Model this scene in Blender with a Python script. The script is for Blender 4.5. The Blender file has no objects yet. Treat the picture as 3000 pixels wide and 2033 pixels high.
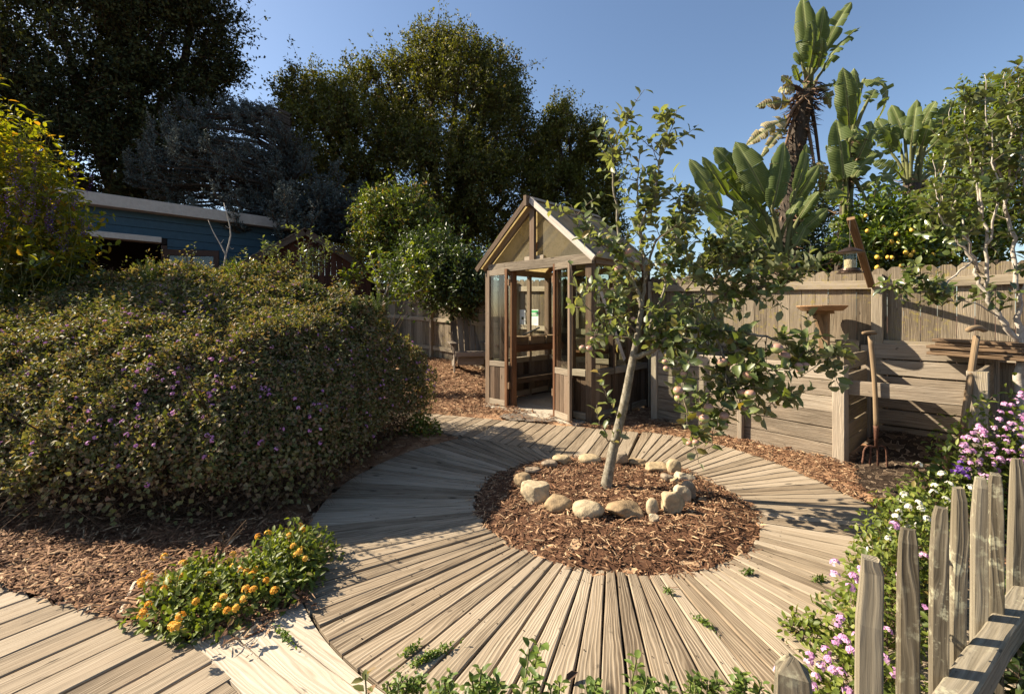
import bpy, math, random
import numpy as np
from mathutils import Matrix, Vector

random.seed(11)
RNG = np.random.default_rng(11)
SC = bpy.context.scene
COL = SC.collection

# ------------------------------------------------------------------ camera, sky, sun, exposure
H = 1.30                                        # eye height; a 16 mm lens, level, dropped front
cam = bpy.data.cameras.new('camera')
cam.lens = 16.0; cam.sensor_width = 36.0; cam.sensor_fit = 'HORIZONTAL'
cam.shift_y = -0.0305
cam.clip_start = 0.05; cam.clip_end = 2000
cam_o = bpy.data.objects.new('camera', cam); COL.objects.link(cam_o)
cam_o.location = (0, 0, H); cam_o.rotation_euler = (math.radians(90), 0, 0)
SC.camera = cam_o

SUN_ELEV = math.radians(36.5)
SUN_AZ = math.radians(-77.0)                    # measured from +Y towards +X
world = bpy.data.worlds.new('World'); SC.world = world; world.use_nodes = True
wn = world.node_tree
sky = wn.nodes.new('ShaderNodeTexSky'); sky.sky_type = 'NISHITA'; sky.sun_disc = False
sky.sun_elevation = SUN_ELEV; sky.sun_rotation = SUN_AZ
sky.air_density = 1.0; sky.dust_density = 0.8; sky.ozone_density = 2.0
wn.links.new(sky.outputs[0], wn.nodes['Background'].inputs[0])
wn.nodes['Background'].inputs[1].default_value = 0.066
sun = bpy.data.lights.new('sun', 'SUN'); sun.energy = 5.0; sun.angle = math.radians(0.5)
sun.color = (1.0, 0.88, 0.70)
sun_o = bpy.data.objects.new('sun', sun); COL.objects.link(sun_o)
to_sun = Vector((math.sin(SUN_AZ) * math.cos(SUN_ELEV), math.cos(SUN_AZ) * math.cos(SUN_ELEV), math.sin(SUN_ELEV)))
sun_o.rotation_euler = to_sun.to_track_quat('Z', 'Y').to_euler()
sun_o.location = (-20, 2, 20)
SC.view_settings.view_transform = 'Standard'; SC.view_settings.look = 'None'
SC.view_settings.exposure = 1.45; SC.view_settings.gamma = 1.0

FPX = 3000 * 16.0 / 36.0                        # photograph pixels per unit of slope
def at(u, v, d):
    """the point at distance d that stands at photograph pixel u, v"""
    return np.array(((u - 1500) / FPX * d, d, H - (v - 925) / FPX * d))
def gnd(u, v):
    d = H * FPX / (v - 925)
    return np.array(((u - 1500) / FPX * d, d, 0.0))
def ground_z(x, y):
    """the plot is level in front and climbs gently towards the back fence"""
    x = np.asarray(x, float); y = np.asarray(y, float)
    r = np.clip(y - 6.9 - 0.25 * np.clip(x, 0, 4), 0, None)
    return np.minimum(0.105 * r * np.clip(r / 0.8, 0, 1), 0.62) - 0.05

# ------------------------------------------------------------------ node helpers
def nd(nt, typ, **kw):
    n = nt.nodes.new(typ)
    for k, v in kw.items():
        if k.startswith('i_'):
            key = k[2:]
            key = int(key) if key.isdigit() else key.replace('_', ' ')
            s = n.inputs[key]
            if isinstance(v, bpy.types.NodeSocket): nt.links.new(v, s)
            else: s.default_value = v
        else: setattr(n, k, v)
    return n
def mth(nt, op, a, b=None, c=None):
    n = nt.nodes.new('ShaderNodeMath'); n.operation = op
    for i, v in enumerate((a, b, c)):
        if v is None: continue
        if isinstance(v, bpy.types.NodeSocket): nt.links.new(v, n.inputs[i])
        else: n.inputs[i].default_value = v
    return n.outputs[0]
def ramp(nt, fac, stops):
    n = nt.nodes.new('ShaderNodeValToRGB'); nt.links.new(fac, n.inputs[0])
    e = n.color_ramp.elements
    while len(e) < len(stops): e.new(0.5)
    for el, (p, c) in zip(e, stops):
        el.position = p; el.color = (*c, 1.0) if len(c) == 3 else c
    return n.outputs[0]
def mixc(nt, fac, a, b, blend='MIX'):
    n = nt.nodes.new('ShaderNodeMix'); n.data_type = 'RGBA'; n.blend_type = blend
    for i, v in ((0, fac), (6, a), (7, b)):
        if isinstance(v, bpy.types.NodeSocket): nt.links.new(v, n.inputs[i])
        else: n.inputs[i].default_value = v if i == 0 else ((*v, 1.0) if len(v) == 3 else v)
    return n.outputs[2]
def new_mat(name):
    m = bpy.data.materials.new(name); m.use_nodes = True
    nt = m.node_tree; b = nt.nodes['Principled BSDF']
    return m, nt, b
def setc(nt, b, col, rough=0.8, spec=0.3):
    if isinstance(col, bpy.types.NodeSocket): nt.links.new(col, b.inputs['Base Color'])
    else: b.inputs['Base Color'].default_value = (*col, 1)
    b.inputs['Roughness'].default_value = rough
    b.inputs['Specular IOR Level'].default_value = spec
def bump(nt, b, h, dist, strength=1.0):
    n = nd(nt, 'ShaderNodeBump'); n.inputs['Distance'].default_value = dist
    n.inputs['Strength'].default_value = strength
    nt.links.new(h, n.inputs['Height']); nt.links.new(n.outputs[0], b.inputs['Normal'])

def wood(name, dark, mid, light, stain=None, stain_amt=0.35, lichen=0.0, lcol=(0.30, 0.24, 0.05), ring=110.0, rough=0.85, bmp=0.0022, vary=0.35, knots=True):
    m, nt, b = new_mat(name)
    uv = nd(nt, 'ShaderNodeSeparateXYZ', i_0=nd(nt, 'ShaderNodeUVMap').outputs[0])
    rnd = nd(nt, 'ShaderNodeObjectInfo').outputs['Random']
    x = mth(nt, 'ADD', uv.outputs[0], mth(nt, 'MULTIPLY', rnd, 37.0))
    y = mth(nt, 'ADD', uv.outputs[1], mth(nt, 'MULTIPLY', rnd, 11.0))
    def vec(sx, sy, off=None):
        yy = mth(nt, 'MULTIPLY', y, sy)
        if off is not None: yy = mth(nt, 'ADD', yy, off)
        return nd(nt, 'ShaderNodeCombineXYZ', i_0=mth(nt, 'MULTIPLY', x, sx), i_1=yy, i_2=mth(nt, 'MULTIPLY', rnd, 9.0)).outputs[0]
    warp = nd(nt, 'ShaderNodeTexNoise', i_Vector=vec(1.3, 9.0), i_Scale=1.0, i_Detail=3.0).outputs[0]
    woff = mth(nt, 'MULTIPLY', warp, 13.0)
    fine = nd(nt, 'ShaderNodeTexNoise', i_Vector=vec(3.0, 170.0, woff), i_Scale=1.0, i_Detail=5.0, i_Roughness=0.65).outputs[0]
    ringv = mth(nt, 'SINE', mth(nt, 'ADD', mth(nt, 'MULTIPLY', y, ring * 6.5), mth(nt, 'MULTIPLY', warp, 44.0)))
    ringv = mth(nt, 'POWER', mth(nt, 'MULTIPLY_ADD', ringv, 0.5, 0.5), 2.2)
    big = nd(nt, 'ShaderNodeTexNoise', i_Vector=vec(0.9, 5.0), i_Scale=1.0, i_Detail=5.0, i_Roughness=0.7).outputs[0]
    spots = nd(nt, 'ShaderNodeTexNoise', i_Vector=vec(14.0, 40.0), i_Scale=1.0, i_Detail=3.0).outputs[0]
    g = mth(nt, 'ADD', mth(nt, 'MULTIPLY', fine, 0.55), mth(nt, 'MULTIPLY', ringv, 0.10))
    g = mth(nt, 'ADD', g, mth(nt, 'MULTIPLY', big, 0.40))
    g = mth(nt, 'ADD', g, mth(nt, 'MULTIPLY', mth(nt, 'SUBTRACT', rnd, 0.5), vary * 0.45))
    col = ramp(nt, g, [(0.36, dark), (0.51, mid), (0.68, light)])
    if stain:
        col = mixc(nt, mth(nt, 'MULTIPLY', ramp(nt, big, [(0.42, (0, 0, 0)), (0.68, (1, 1, 1))]), stain_amt), col, stain)
    col = mixc(nt, ramp(nt, spots, [(0.68, (0, 0, 0)), (0.76, (0.75, 0.75, 0.75))]), col, tuple(c * 0.32 for c in dark))
    h = mth(nt, 'ADD', mth(nt, 'MULTIPLY', fine, 0.8), mth(nt, 'MULTIPLY', ringv, 0.45))
    if knots:
        vo = nd(nt, 'ShaderNodeTexVoronoi', i_Vector=vec(1.9, 7.5), i_Scale=1.0)
        kn = ramp(nt, vo.outputs['Distance'], [(0.045, (1, 1, 1)), (0.085, (0, 0, 0))])
        col = mixc(nt, mth(nt, 'MULTIPLY', kn, 0.75), col, tuple(c * 0.25 for c in dark))
    if lichen > 0:
        pos = nd(nt, 'ShaderNodeNewGeometry').outputs['Position']
        li = nd(nt, 'ShaderNodeTexNoise', i_Vector=pos, i_Scale=26.0, i_Detail=6.0, i_Roughness=0.7).outputs[0]
        li2 = nd(nt, 'ShaderNodeTexNoise', i_Vector=pos, i_Scale=3.0, i_Detail=2.0).outputs[0]
        f = mth(nt, 'MULTIPLY', ramp(nt, li, [(0.53, (0, 0, 0)), (0.62, (1, 1, 1))]), ramp(nt, li2, [(0.47, (0, 0, 0)), (0.62, (1, 1, 1))]))
        col = mixc(nt, mth(nt, 'MULTIPLY', f, lichen), col, lcol)
    setc(nt, b, col, rough, 0.2)
    bump(nt, b, h, bmp)
    return m

def leafmat(name, stops, trans=0.35, rough=0.42, spec=0.45, under=None, tint=(1.5, 1.55, 0.45), veins=0.0):
    m, nt, b = new_mat(name)
    rnd = nd(nt, 'ShaderNodeObjectInfo').outputs['Random']
    a = nd(nt, 'ShaderNodeAttribute', attribute_name='var').outputs['Fac']
    f = mth(nt, 'FRACT', mth(nt, 'ADD', a, mth(nt, 'MULTIPLY', rnd, 0.999)))
    col = ramp(nt, f, stops)
    if under:
        col = mixc(nt, nd(nt, 'ShaderNodeNewGeometry').outputs['Backfacing'], col, mixc(nt, 0.65, col, under))
    if veins:
        uv = nd(nt, 'ShaderNodeSeparateXYZ', i_0=nd(nt, 'ShaderNodeUVMap').outputs[0])
        s = mth(nt, 'SINE', mth(nt, 'MULTIPLY', mth(nt, 'ADD', uv.outputs[0], mth(nt, 'MULTIPLY', mth(nt, 'ABSOLUTE', uv.outputs[1]), 0.12)), 270.0))
        col = mixc(nt, mth(nt, 'MULTIPLY', mth(nt, 'MULTIPLY_ADD', s, 0.5, 0.5), 0.26), col, (0.025, 0.042, 0.008))
        bump(nt, b, s, 0.004, veins)
        rib = mth(nt, 'LESS_THAN', mth(nt, 'ABSOLUTE', uv.outputs[1]), 0.02)
        col = mixc(nt, mth(nt, 'MULTIPLY', rib, 0.7), col, (0.24, 0.27, 0.10))
    setc(nt, b, col, rough, spec)
    if trans > 0:
        t = nd(nt, 'ShaderNodeBsdfTranslucent', i_Color=mixc(nt, 1.0, col, tint, 'MULTIPLY'))
        mx = nd(nt, 'ShaderNodeMixShader', i_0=trans, i_1=b.outputs[0], i_2=t.outputs[0])
        nt.links.new(mx.outputs[0], nt.nodes['Material Output'].inputs[0])
    return m

def varmat(name, stops, rough=0.85, spec=0.2, nscale=0.0, bmp=0.0, trans=0.0):
    """colour per piece from the attribute var (and the object's own random number)"""
    m, nt, b = new_mat(name)
    rnd = nd(nt, 'ShaderNodeObjectInfo').outputs['Random']
    a = nd(nt, 'ShaderNodeAttribute', attribute_name='var').outputs['Fac']
    col = ramp(nt, mth(nt, 'FRACT', mth(nt, 'ADD', a, mth(nt, 'MULTIPLY', rnd, 0.999))), stops)
    if nscale:
        tc = nd(nt, 'ShaderNodeTexCoord').outputs['Object']
        nz = nd(nt, 'ShaderNodeTexNoise', i_Vector=tc, i_Scale=nscale, i_Detail=6.0, i_Roughness=0.65).outputs[0]
        col = mixc(nt, 0.75, col, ramp(nt, nz, [(0.25, (0.35, 0.35, 0.35)), (0.5, (0.9, 0.9, 0.9)), (0.75, (1.35, 1.3, 1.25))]), 'MULTIPLY')
        if bmp: bump(nt, b, nz, bmp)
    setc(nt, b, col, rough, spec)
    if trans:
        t = nd(nt, 'ShaderNodeBsdfTranslucent', i_Color=col)
        mx = nd(nt, 'ShaderNodeMixShader', i_0=trans, i_1=b.outputs[0], i_2=t.outputs[0])
        nt.links.new(mx.outputs[0], nt.nodes['Material Output'].inputs[0])
    return m

def noisy(name, stops, scale, rough=0.9, spec=0.2, bmp=0.01, scale2=None, metallic=0.0, stretch=None):
    m, nt, b = new_mat(name)
    tc = nd(nt, 'ShaderNodeTexCoord').outputs['Object']
    if stretch:
        tc = nd(nt, 'ShaderNodeVectorMath', operation='MULTIPLY', i_0=tc, i_1=stretch).outputs[0]
    nz = nd(nt, 'ShaderNodeTexNoise', i_Vector=tc, i_Scale=scale, i_Detail=8.0, i_Roughness=0.68).outputs[0]
    f = nz
    if scale2:
        n2 = nd(nt, 'ShaderNodeTexNoise', i_Vector=tc, i_Scale=scale2, i_Detail=4.0).outputs[0]
        f = mth(nt, 'ADD', mth(nt, 'MULTIPLY', nz, 0.6), mth(nt, 'MULTIPLY', n2, 0.4))
    col = ramp(nt, f, stops)
    setc(nt, b, col, rough, spec); b.inputs['Metallic'].default_value = metallic
    if bmp: bump(nt, b, nz, bmp)
    return m

def glassmat(name, tint=(0.93, 0.95, 0.92), refl=1.0):
    m, nt, b = new_mat(name)
    tr = nd(nt, 'ShaderNodeBsdfTransparent', i_Color=(*tint, 1))
    gl = nd(nt, 'ShaderNodeBsdfGlossy', i_Roughness=0.02)
    lw = nd(nt, 'ShaderNodeLayerWeight', i_Blend=0.5); fr_ = mth(nt, 'MULTIPLY_ADD', mth(nt, 'POWER', lw.outputs['Facing'], 4.0), 0.55, 0.045)
    mx = nd(nt, 'ShaderNodeMixShader', i_0=mth(nt, 'MULTIPLY', fr_, refl), i_1=tr.outputs[0], i_2=gl.outputs[0])
    nt.links.new(mx.outputs[0], nt.nodes['Material Output'].inputs[0])
    return m

M = {}
M['deck'] = wood('deck_wood', (0.10, 0.073, 0.047), (0.285, 0.226, 0.156), (0.45, 0.375, 0.28), stain=(0.20, 0.135, 0.078), stain_amt=0.4, vary=0.38)
M['pale'] = wood('pale_board', (0.30, 0.24, 0.17), (0.46, 0.39, 0.30), (0.58, 0.51, 0.41), stain=(0.30, 0.22, 0.14), stain_amt=0.3, ring=60, vary=0.2)
M['fence'] = wood('fence_wood', (0.085, 0.065, 0.043), (0.235, 0.19, 0.132), (0.38, 0.315, 0.23), stain=(0.14, 0.095, 0.058), stain_amt=0.5, lichen=0.6, vary=0.5, bmp=0.004)
M['rail'] = wood('rail_wood', (0.13, 0.10, 0.068), (0.31, 0.255, 0.18), (0.44, 0.37, 0.28), lichen=0.5, vary=0.25)
M['bin'] = wood('bin_wood', (0.11, 0.084, 0.058), (0.31, 0.255, 0.19), (0.48, 0.41, 0.32), stain=(0.19, 0.13, 0.08), stain_amt=0.5, vary=0.45, bmp=0.005)
M['house'] = wood('greenhouse_wood', (0.045, 0.028, 0.017), (0.135, 0.094, 0.062), (0.25, 0.19, 0.135), stain=(0.11, 0.055, 0.028), stain_amt=0.5, vary=0.7)
M['redwood'] = wood('greenhouse_redwood', (0.045, 0.019, 0.009), (0.135, 0.06, 0.028), (0.23, 0.125, 0.065), vary=0.4)
M['greywood'] = wood('greenhouse_grey_wood', (0.10, 0.078, 0.055), (0.26, 0.21, 0.15), (0.42, 0.35, 0.265), vary=0.5)
M['whitewood'] = wood('sunlit_pale_wood', (0.30, 0.25, 0.2), (0.52, 0.46, 0.39), (0.66, 0.60, 0.52), vary=0.2)  # pale tone carries the sunlight on the right rake board
M['picket'] = wood('picket_wood', (0.06, 0.048, 0.032), (0.19, 0.16, 0.112), (0.32, 0.275, 0.20), stain=(0.09, 0.07, 0.04), stain_amt=0.6, lichen=0.8, lcol=(0.42, 0.40, 0.27), ring=45.0, vary=0.4, bmp=0.0016)
M['oldboard'] = wood('stacked_board_wood', (0.06, 0.038, 0.022), (0.21, 0.135, 0.078), (0.36, 0.25, 0.155), vary=0.5, bmp=0.004)
M['newpost'] = wood('bracket_wood', (0.13, 0.075, 0.035), (0.27, 0.175, 0.095), (0.38, 0.265, 0.155), vary=0.3)
M['handle'] = wood('tool_handle_wood', (0.10, 0.06, 0.03), (0.22, 0.15, 0.085), (0.33, 0.245, 0.155), vary=0.2)
M['tray'] = wood('tray_wood', (0.21, 0.105, 0.05), (0.40, 0.235, 0.12), (0.50, 0.33, 0.19), vary=0.1)
M['chair'] = wood('chair_wood', (0.075, 0.058, 0.044), (0.19, 0.155, 0.12), (0.30, 0.25, 0.2), vary=0.3)
M['shingle'] = wood('shingle_wood', (0.03, 0.023, 0.017), (0.085, 0.065, 0.048), (0.15, 0.12, 0.09), vary=0.6)
M['shedwall'] = wood('shed_wood', (0.02, 0.009, 0.006), (0.05, 0.021, 0.013), (0.08, 0.036, 0.022), vary=0.4)
M['crate'] = wood('crate_wood', (0.16, 0.10, 0.05), (0.34, 0.24, 0.14), (0.46, 0.35, 0.22), vary=0.5)
M['blue'] = noisy('blue_paint', [(0.3, (0.026, 0.058, 0.082)), (0.7, (0.036, 0.078, 0.108))], 9, rough=0.55, bmp=0.002)
M['white'] = noisy('white_paint', [(0.3, (0.36, 0.32, 0.27)), (0.7, (0.46, 0.42, 0.36))], 12, rough=0.6, bmp=0.001)
M['brownpaint'] = noisy('brown_paint', [(0.3, (0.035, 0.018, 0.011)), (0.7, (0.06, 0.03, 0.018))], 14, rough=0.5, bmp=0.001)
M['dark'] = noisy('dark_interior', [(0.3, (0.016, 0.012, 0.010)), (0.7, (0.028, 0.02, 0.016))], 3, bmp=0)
M['roofing'] = noisy('grey_roofing', [(0.3, (0.10, 0.09, 0.085)), (0.7, (0.17, 0.155, 0.14))], 40, bmp=0.004)
M['glass'] = glassmat('window_glass')
M['paper'] = noisy('paper', [(0.3, (0.72, 0.72, 0.68)), (0.7, (0.80, 0.80, 0.76))], 5, bmp=0)
M['green_print'] = noisy('green_print', [(0.3, (0.08, 0.36, 0.14)), (0.7, (0.10, 0.42, 0.17))], 5, bmp=0)
M['concrete'] = noisy('paving_slab', [(0.3, (0.30, 0.26, 0.2)), (0.7, (0.44, 0.39, 0.31))], 18, bmp=0.004)
M['rust'] = noisy('rusty_steel', [(0.3, (0.05, 0.022, 0.014)), (0.55, (0.125, 0.06, 0.038)), (0.8, (0.21, 0.12, 0.085))], 55, rough=0.75, bmp=0.002, metallic=0.25)
M['bronze'] = noisy('bronze_metal', [(0.3, (0.035, 0.022, 0.016)), (0.7, (0.075, 0.05, 0.036))], 30, rough=0.42, bmp=0.0005, metallic=0.6)
M['wire'] = noisy('wire', [(0.3, (0.10, 0.09, 0.08)), (0.7, (0.16, 0.14, 0.12))], 30, rough=0.5, metallic=0.6, bmp=0)
M['steel'] = noisy('dull_steel', [(0.3, (0.10, 0.11, 0.12)), (0.7, (0.19, 0.20, 0.21))], 40, rough=0.5, metallic=0.5, bmp=0.0005)
M['seed'] = noisy('bird_seed', [(0.38, (0.16, 0.10, 0.05)), (0.5, (0.45, 0.35, 0.2)), (0.65, (0.62, 0.54, 0.38))], 140, bmp=0.006)
M['hinge'] = noisy('rusty_hinge', [(0.3, (0.13, 0.075, 0.04)), (0.7, (0.27, 0.18, 0.11))], 60, rough=0.7, metallic=0.3, bmp=0.001)
M['soil'] = noisy('dark_compost', [(0.3, (0.030, 0.020, 0.013)), (0.52, (0.075, 0.053, 0.036)), (0.75, (0.135, 0.10, 0.07))], 45, bmp=0.02, scale2=6)
M['earth'] = noisy('brown_earth', [(0.3, (0.055, 0.028, 0.015)), (0.55, (0.125, 0.066, 0.037)), (0.8, (0.22, 0.13, 0.075))], 38, bmp=0.02, scale2=3)
M['grit'] = noisy('grey_grit', [(0.3, (0.08, 0.062, 0.048)), (0.55, (0.17, 0.14, 0.11)), (0.8, (0.27, 0.23, 0.19))], 70, bmp=0.008, scale2=5)
M['chip'] = varmat('mulch_chip', [(0.0, (0.052, 0.024, 0.012)), (0.35, (0.122, 0.058, 0.030)), (0.7, (0.205, 0.108, 0.056)), (0.92, (0.35, 0.215, 0.12)), (1.0, (0.54, 0.38, 0.22))])
M['crumb'] = varmat('compost_crumb', [(0.0, (0.020, 0.012, 0.007)), (0.6, (0.052, 0.034, 0.021)), (0.96, (0.095, 0.064, 0.040)), (1.0, (0.28, 0.21, 0.14))])
M['bark'] = noisy('oak_bark', [(0.3, (0.035, 0.026, 0.019)), (0.7, (0.10, 0.078, 0.058))], 9, bmp=0.03, stretch=(3, 3, 0.6))
M['applebark'] = noisy('apple_bark', [(0.3, (0.085, 0.07, 0.048)), (0.48, (0.19, 0.165, 0.12)), (0.64, (0.30, 0.27, 0.21)), (0.8, (0.17, 0.17, 0.09))], 34, bmp=0.004, stretch=(1.0, 1.0, 0.8))
M['twigbark'] = noisy('apple_twig', [(0.3, (0.085, 0.06, 0.042)), (0.7, (0.21, 0.165, 0.12))], 40, bmp=0.001)
M['whitebark'] = noisy('pale_pear_bark', [(0.3, (0.24, 0.20, 0.16)), (0.6, (0.46, 0.41, 0.34)), (0.8, (0.58, 0.53, 0.45))], 30, bmp=0.003)
M['twig'] = varmat('dry_twig', [(0.0, (0.04, 0.022, 0.013)), (0.5, (0.095, 0.056, 0.032)), (1.0, (0.17, 0.11, 0.066))])
M['greenstem'] = noisy('green_stem', [(0.3, (0.09, 0.10, 0.035)), (0.7, (0.17, 0.17, 0.07))], 20, bmp=0)
M['fibre'] = varmat('dead_leaf_fibre', [(0.0, (0.035, 0.02, 0.012)), (0.5, (0.11, 0.065, 0.04)), (1.0, (0.24, 0.165, 0.105))])
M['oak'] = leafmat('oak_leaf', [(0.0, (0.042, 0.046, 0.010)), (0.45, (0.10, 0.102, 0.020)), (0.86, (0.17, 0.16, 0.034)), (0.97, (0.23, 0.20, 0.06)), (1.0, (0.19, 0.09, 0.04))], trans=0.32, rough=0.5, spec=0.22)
M['darkoak'] = leafmat('shaded_oak_leaf', [(0.0, (0.017, 0.022, 0.009)), (0.6, (0.040, 0.047, 0.016)), (1.0, (0.075, 0.08, 0.028))], trans=0.15, rough=0.6, spec=0.12)  # darker copy of the oak leaf, the tree's shade put into its colour
M['cedar'] = leafmat('blue_needle', [(0.0, (0.030, 0.040, 0.038)), (0.6, (0.072, 0.090, 0.084)), (1.0, (0.14, 0.162, 0.150))], trans=0.1, rough=0.75, spec=0.1, tint=(1, 1, 0.9))
M['bright'] = leafmat('bright_leaf', [(0.0, (0.055, 0.08, 0.012)), (0.55, (0.115, 0.15, 0.022)), (0.9, (0.20, 0.215, 0.04)), (1.0, (0.26, 0.14, 0.05))], trans=0.35)
M['lime'] = leafmat('lime_leaf', [(0.0, (0.07, 0.10, 0.012)), (0.6, (0.15, 0.19, 0.02)), (1.0, (0.24, 0.26, 0.035))], trans=0.4)
M['yellow'] = leafmat('backlit_yellow_leaf', [(0.0, (0.11, 0.13, 0.012)), (0.5, (0.19, 0.20, 0.018)), (0.85, (0.31, 0.255, 0.025)), (1.0, (0.30, 0.14, 0.03))], trans=0.5, spec=0.15, rough=0.6, tint=(1.5, 1.45, 0.35))  # leaf yellow with the sun's backlight put into its colour
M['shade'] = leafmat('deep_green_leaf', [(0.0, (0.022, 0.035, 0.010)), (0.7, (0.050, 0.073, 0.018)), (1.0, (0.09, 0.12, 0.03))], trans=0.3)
M['lantana'] = leafmat('lantana_leaf', [(0.0, (0.055, 0.066, 0.020)), (0.35, (0.120, 0.130, 0.042)), (0.6, (0.185, 0.172, 0.070)), (0.8, (0.23, 0.175, 0.10)), (1.0, (0.21, 0.115, 0.07))], trans=0.25, rough=0.6, spec=0.25)
M['lantana2'] = leafmat('fresh_lantana_leaf', [(0.0, (0.060, 0.082, 0.014)), (0.6, (0.135, 0.170, 0.028)), (0.93, (0.21, 0.235, 0.045)), (1.0, (0.24, 0.17, 0.06))], trans=0.3, rough=0.5, spec=0.3)
M['rosemary'] = leafmat('rosemary_leaf', [(0.0, (0.055, 0.085, 0.026)), (1.0, (0.14, 0.18, 0.06))], trans=0.2, rough=0.5)
M['weed'] = leafmat('weed_leaf', [(0.0, (0.06, 0.095, 0.018)), (0.6, (0.12, 0.18, 0.035)), (1.0, (0.22, 0.27, 0.06))], trans=0.35, rough=0.5)
M['apple'] = leafmat('apple_leaf', [(0.0, (0.052, 0.074, 0.018)), (0.5, (0.095, 0.126, 0.030)), (0.9, (0.15, 0.178, 0.052)), (1.0, (0.26, 0.17, 0.04))], trans=0.34, rough=0.42, spec=0.5, under=(0.27, 0.28, 0.19))
M['pear'] = leafmat('pear_leaf', [(0.0, (0.042, 0.062, 0.014)), (0.55, (0.085, 0.112, 0.024)), (1.0, (0.15, 0.17, 0.048))], trans=0.25, rough=0.3, spec=0.6, under=(0.17, 0.19, 0.09))
M['lemon'] = leafmat('lemon_leaf', [(0.0, (0.035, 0.06, 0.008)), (0.6, (0.085, 0.125, 0.014)), (1.0, (0.16, 0.20, 0.03))], trans=0.32, rough=0.35)
M['bop'] = leafmat('paradise_leaf', [(0.0, (0.085, 0.118, 0.022)), (0.5, (0.14, 0.175, 0.038)), (1.0, (0.21, 0.235, 0.075))], trans=0.34, rough=0.5, spec=0.28, veins=0.5, under=(0.10, 0.135, 0.04))
M['bopdead'] = leafmat('withered_paradise_leaf', [(0.0, (0.16, 0.11, 0.045)), (0.5, (0.27, 0.22, 0.085)), (1.0, (0.40, 0.33, 0.19))], trans=0.25, rough=0.6, veins=0.5)
M['stone'] = varmat('sandstone', [(0.0, (0.31, 0.215, 0.12)), (0.5, (0.42, 0.32, 0.19)), (1.0, (0.50, 0.41, 0.28))], rough=0.9, nscale=16.0, bmp=0.012)
M['greystone'] = varmat('grey_sandstone', [(0.0, (0.22, 0.165, 0.115)), (0.5, (0.28, 0.215, 0.15)), (1.0, (0.34, 0.27, 0.19))], rough=0.9, nscale=20.0, bmp=0.014)
M['pink'] = varmat('pink_petal', [(0.0, (0.46, 0.19, 0.39)), (0.6, (0.62, 0.33, 0.52)), (1.0, (0.74, 0.52, 0.64))], rough=0.6, trans=0.3)
M['palepink'] = varmat('mauve_petal', [(0.0, (0.46, 0.17, 0.42)), (0.6, (0.60, 0.30, 0.54)), (1.0, (0.70, 0.44, 0.62))], rough=0.6, trans=0.3)
M['whitepetal'] = varmat('white_petal', [(0.0, (0.66, 0.62, 0.50)), (1.0, (0.80, 0.78, 0.70))], rough=0.6, trans=0.25)
M['orange'] = varmat('orange_petal', [(0.0, (0.72, 0.30, 0.025)), (0.6, (0.80, 0.42, 0.045)), (1.0, (0.82, 0.50, 0.09))], rough=0.6, trans=0.2)
M['purple'] = varmat('purple_petal', [(0.0, (0.06, 0.018, 0.13)), (0.6, (0.13, 0.045, 0.28)), (1.0, (0.24, 0.11, 0.42))], rough=0.6, trans=0.25)
M['lemonfruit'] = noisy('lemon_peel', [(0.3, (0.58, 0.33, 0.035)), (0.7, (0.72, 0.47, 0.07))], 90, rough=0.45, spec=0.4, bmp=0.0015)

def apple_skin():
    m, nt, b = new_mat('apple_skin')
    rnd = nd(nt, 'ShaderNodeObjectInfo').outputs['Random']
    tc = nd(nt, 'ShaderNodeTexCoord').outputs['Object']
    sx = nd(nt, 'ShaderNodeSeparateXYZ', i_0=tc)
    nz = nd(nt, 'ShaderNodeTexNoise', i_Vector=tc, i_Scale=26.0, i_Detail=5.0).outputs[0]
    f = mth(nt, 'ADD', mth(nt, 'ADD', mth(nt, 'MULTIPLY', sx.outputs[2], 9.0), mth(nt, 'MULTIPLY', nz, 0.8)), mth(nt, 'MULTIPLY', rnd, 0.5))
    col = ramp(nt, f, [(0.45, (0.31, 0.325, 0.125)), (0.85, (0.38, 0.32, 0.18)), (1.0, (0.36, 0.20, 0.14))])
    setc(nt, b, col, 0.42, 0.4)
    return m
M['fruit'] = apple_skin()

def roofpanel(name, k, tl, tpf):
    m, nt, b = new_mat(name)
    tc = nd(nt, 'ShaderNodeTexCoord').outputs['Object']
    nz = nd(nt, 'ShaderNodeTexNoise', i_Vector=tc, i_Scale=5.0, i_Detail=8.0, i_Roughness=0.7).outputs[0]
    n2 = nd(nt, 'ShaderNodeTexNoise', i_Vector=tc, i_Scale=45.0, i_Detail=3.0).outputs[0]
    col = ramp(nt, mth(nt, 'ADD', mth(nt, 'MULTIPLY', nz, 0.7), mth(nt, 'MULTIPLY', n2, 0.3)), [(0.3, tuple(k * c for c in (0.26, 0.22, 0.14))), (0.5, tuple(k * c for c in (0.39, 0.345, 0.245))), (0.7, tuple(k * c for c in (0.47, 0.425, 0.32)))])
    setc(nt, b, col, 0.75, 0.08)
    t = nd(nt, 'ShaderNodeBsdfTranslucent', i_Color=mixc(nt, 1.0, col, (1.0, 0.96, 0.84), 'MULTIPLY'))
    mx = nd(nt, 'ShaderNodeMixShader', i_0=tl, i_1=b.outputs[0], i_2=t.outputs[0])
    tp = nd(nt, 'ShaderNodeBsdfTransparent', i_Color=(0.92, 0.86, 0.66, 1))
    mx = nd(nt, 'ShaderNodeMixShader', i_0=tpf, i_1=mx.outputs[0], i_2=tp.outputs[0])
    nt.links.new(mx.outputs[0], nt.nodes['Material Output'].inputs[0])
    return m
M['roofpanel'] = roofpanel('cloudy_roof_panel', 1.45, 0.62, 0.15); M['gablepanel'] = roofpanel('dusty_gable_panel', 0.55, 0.35, 0.35)

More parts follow.
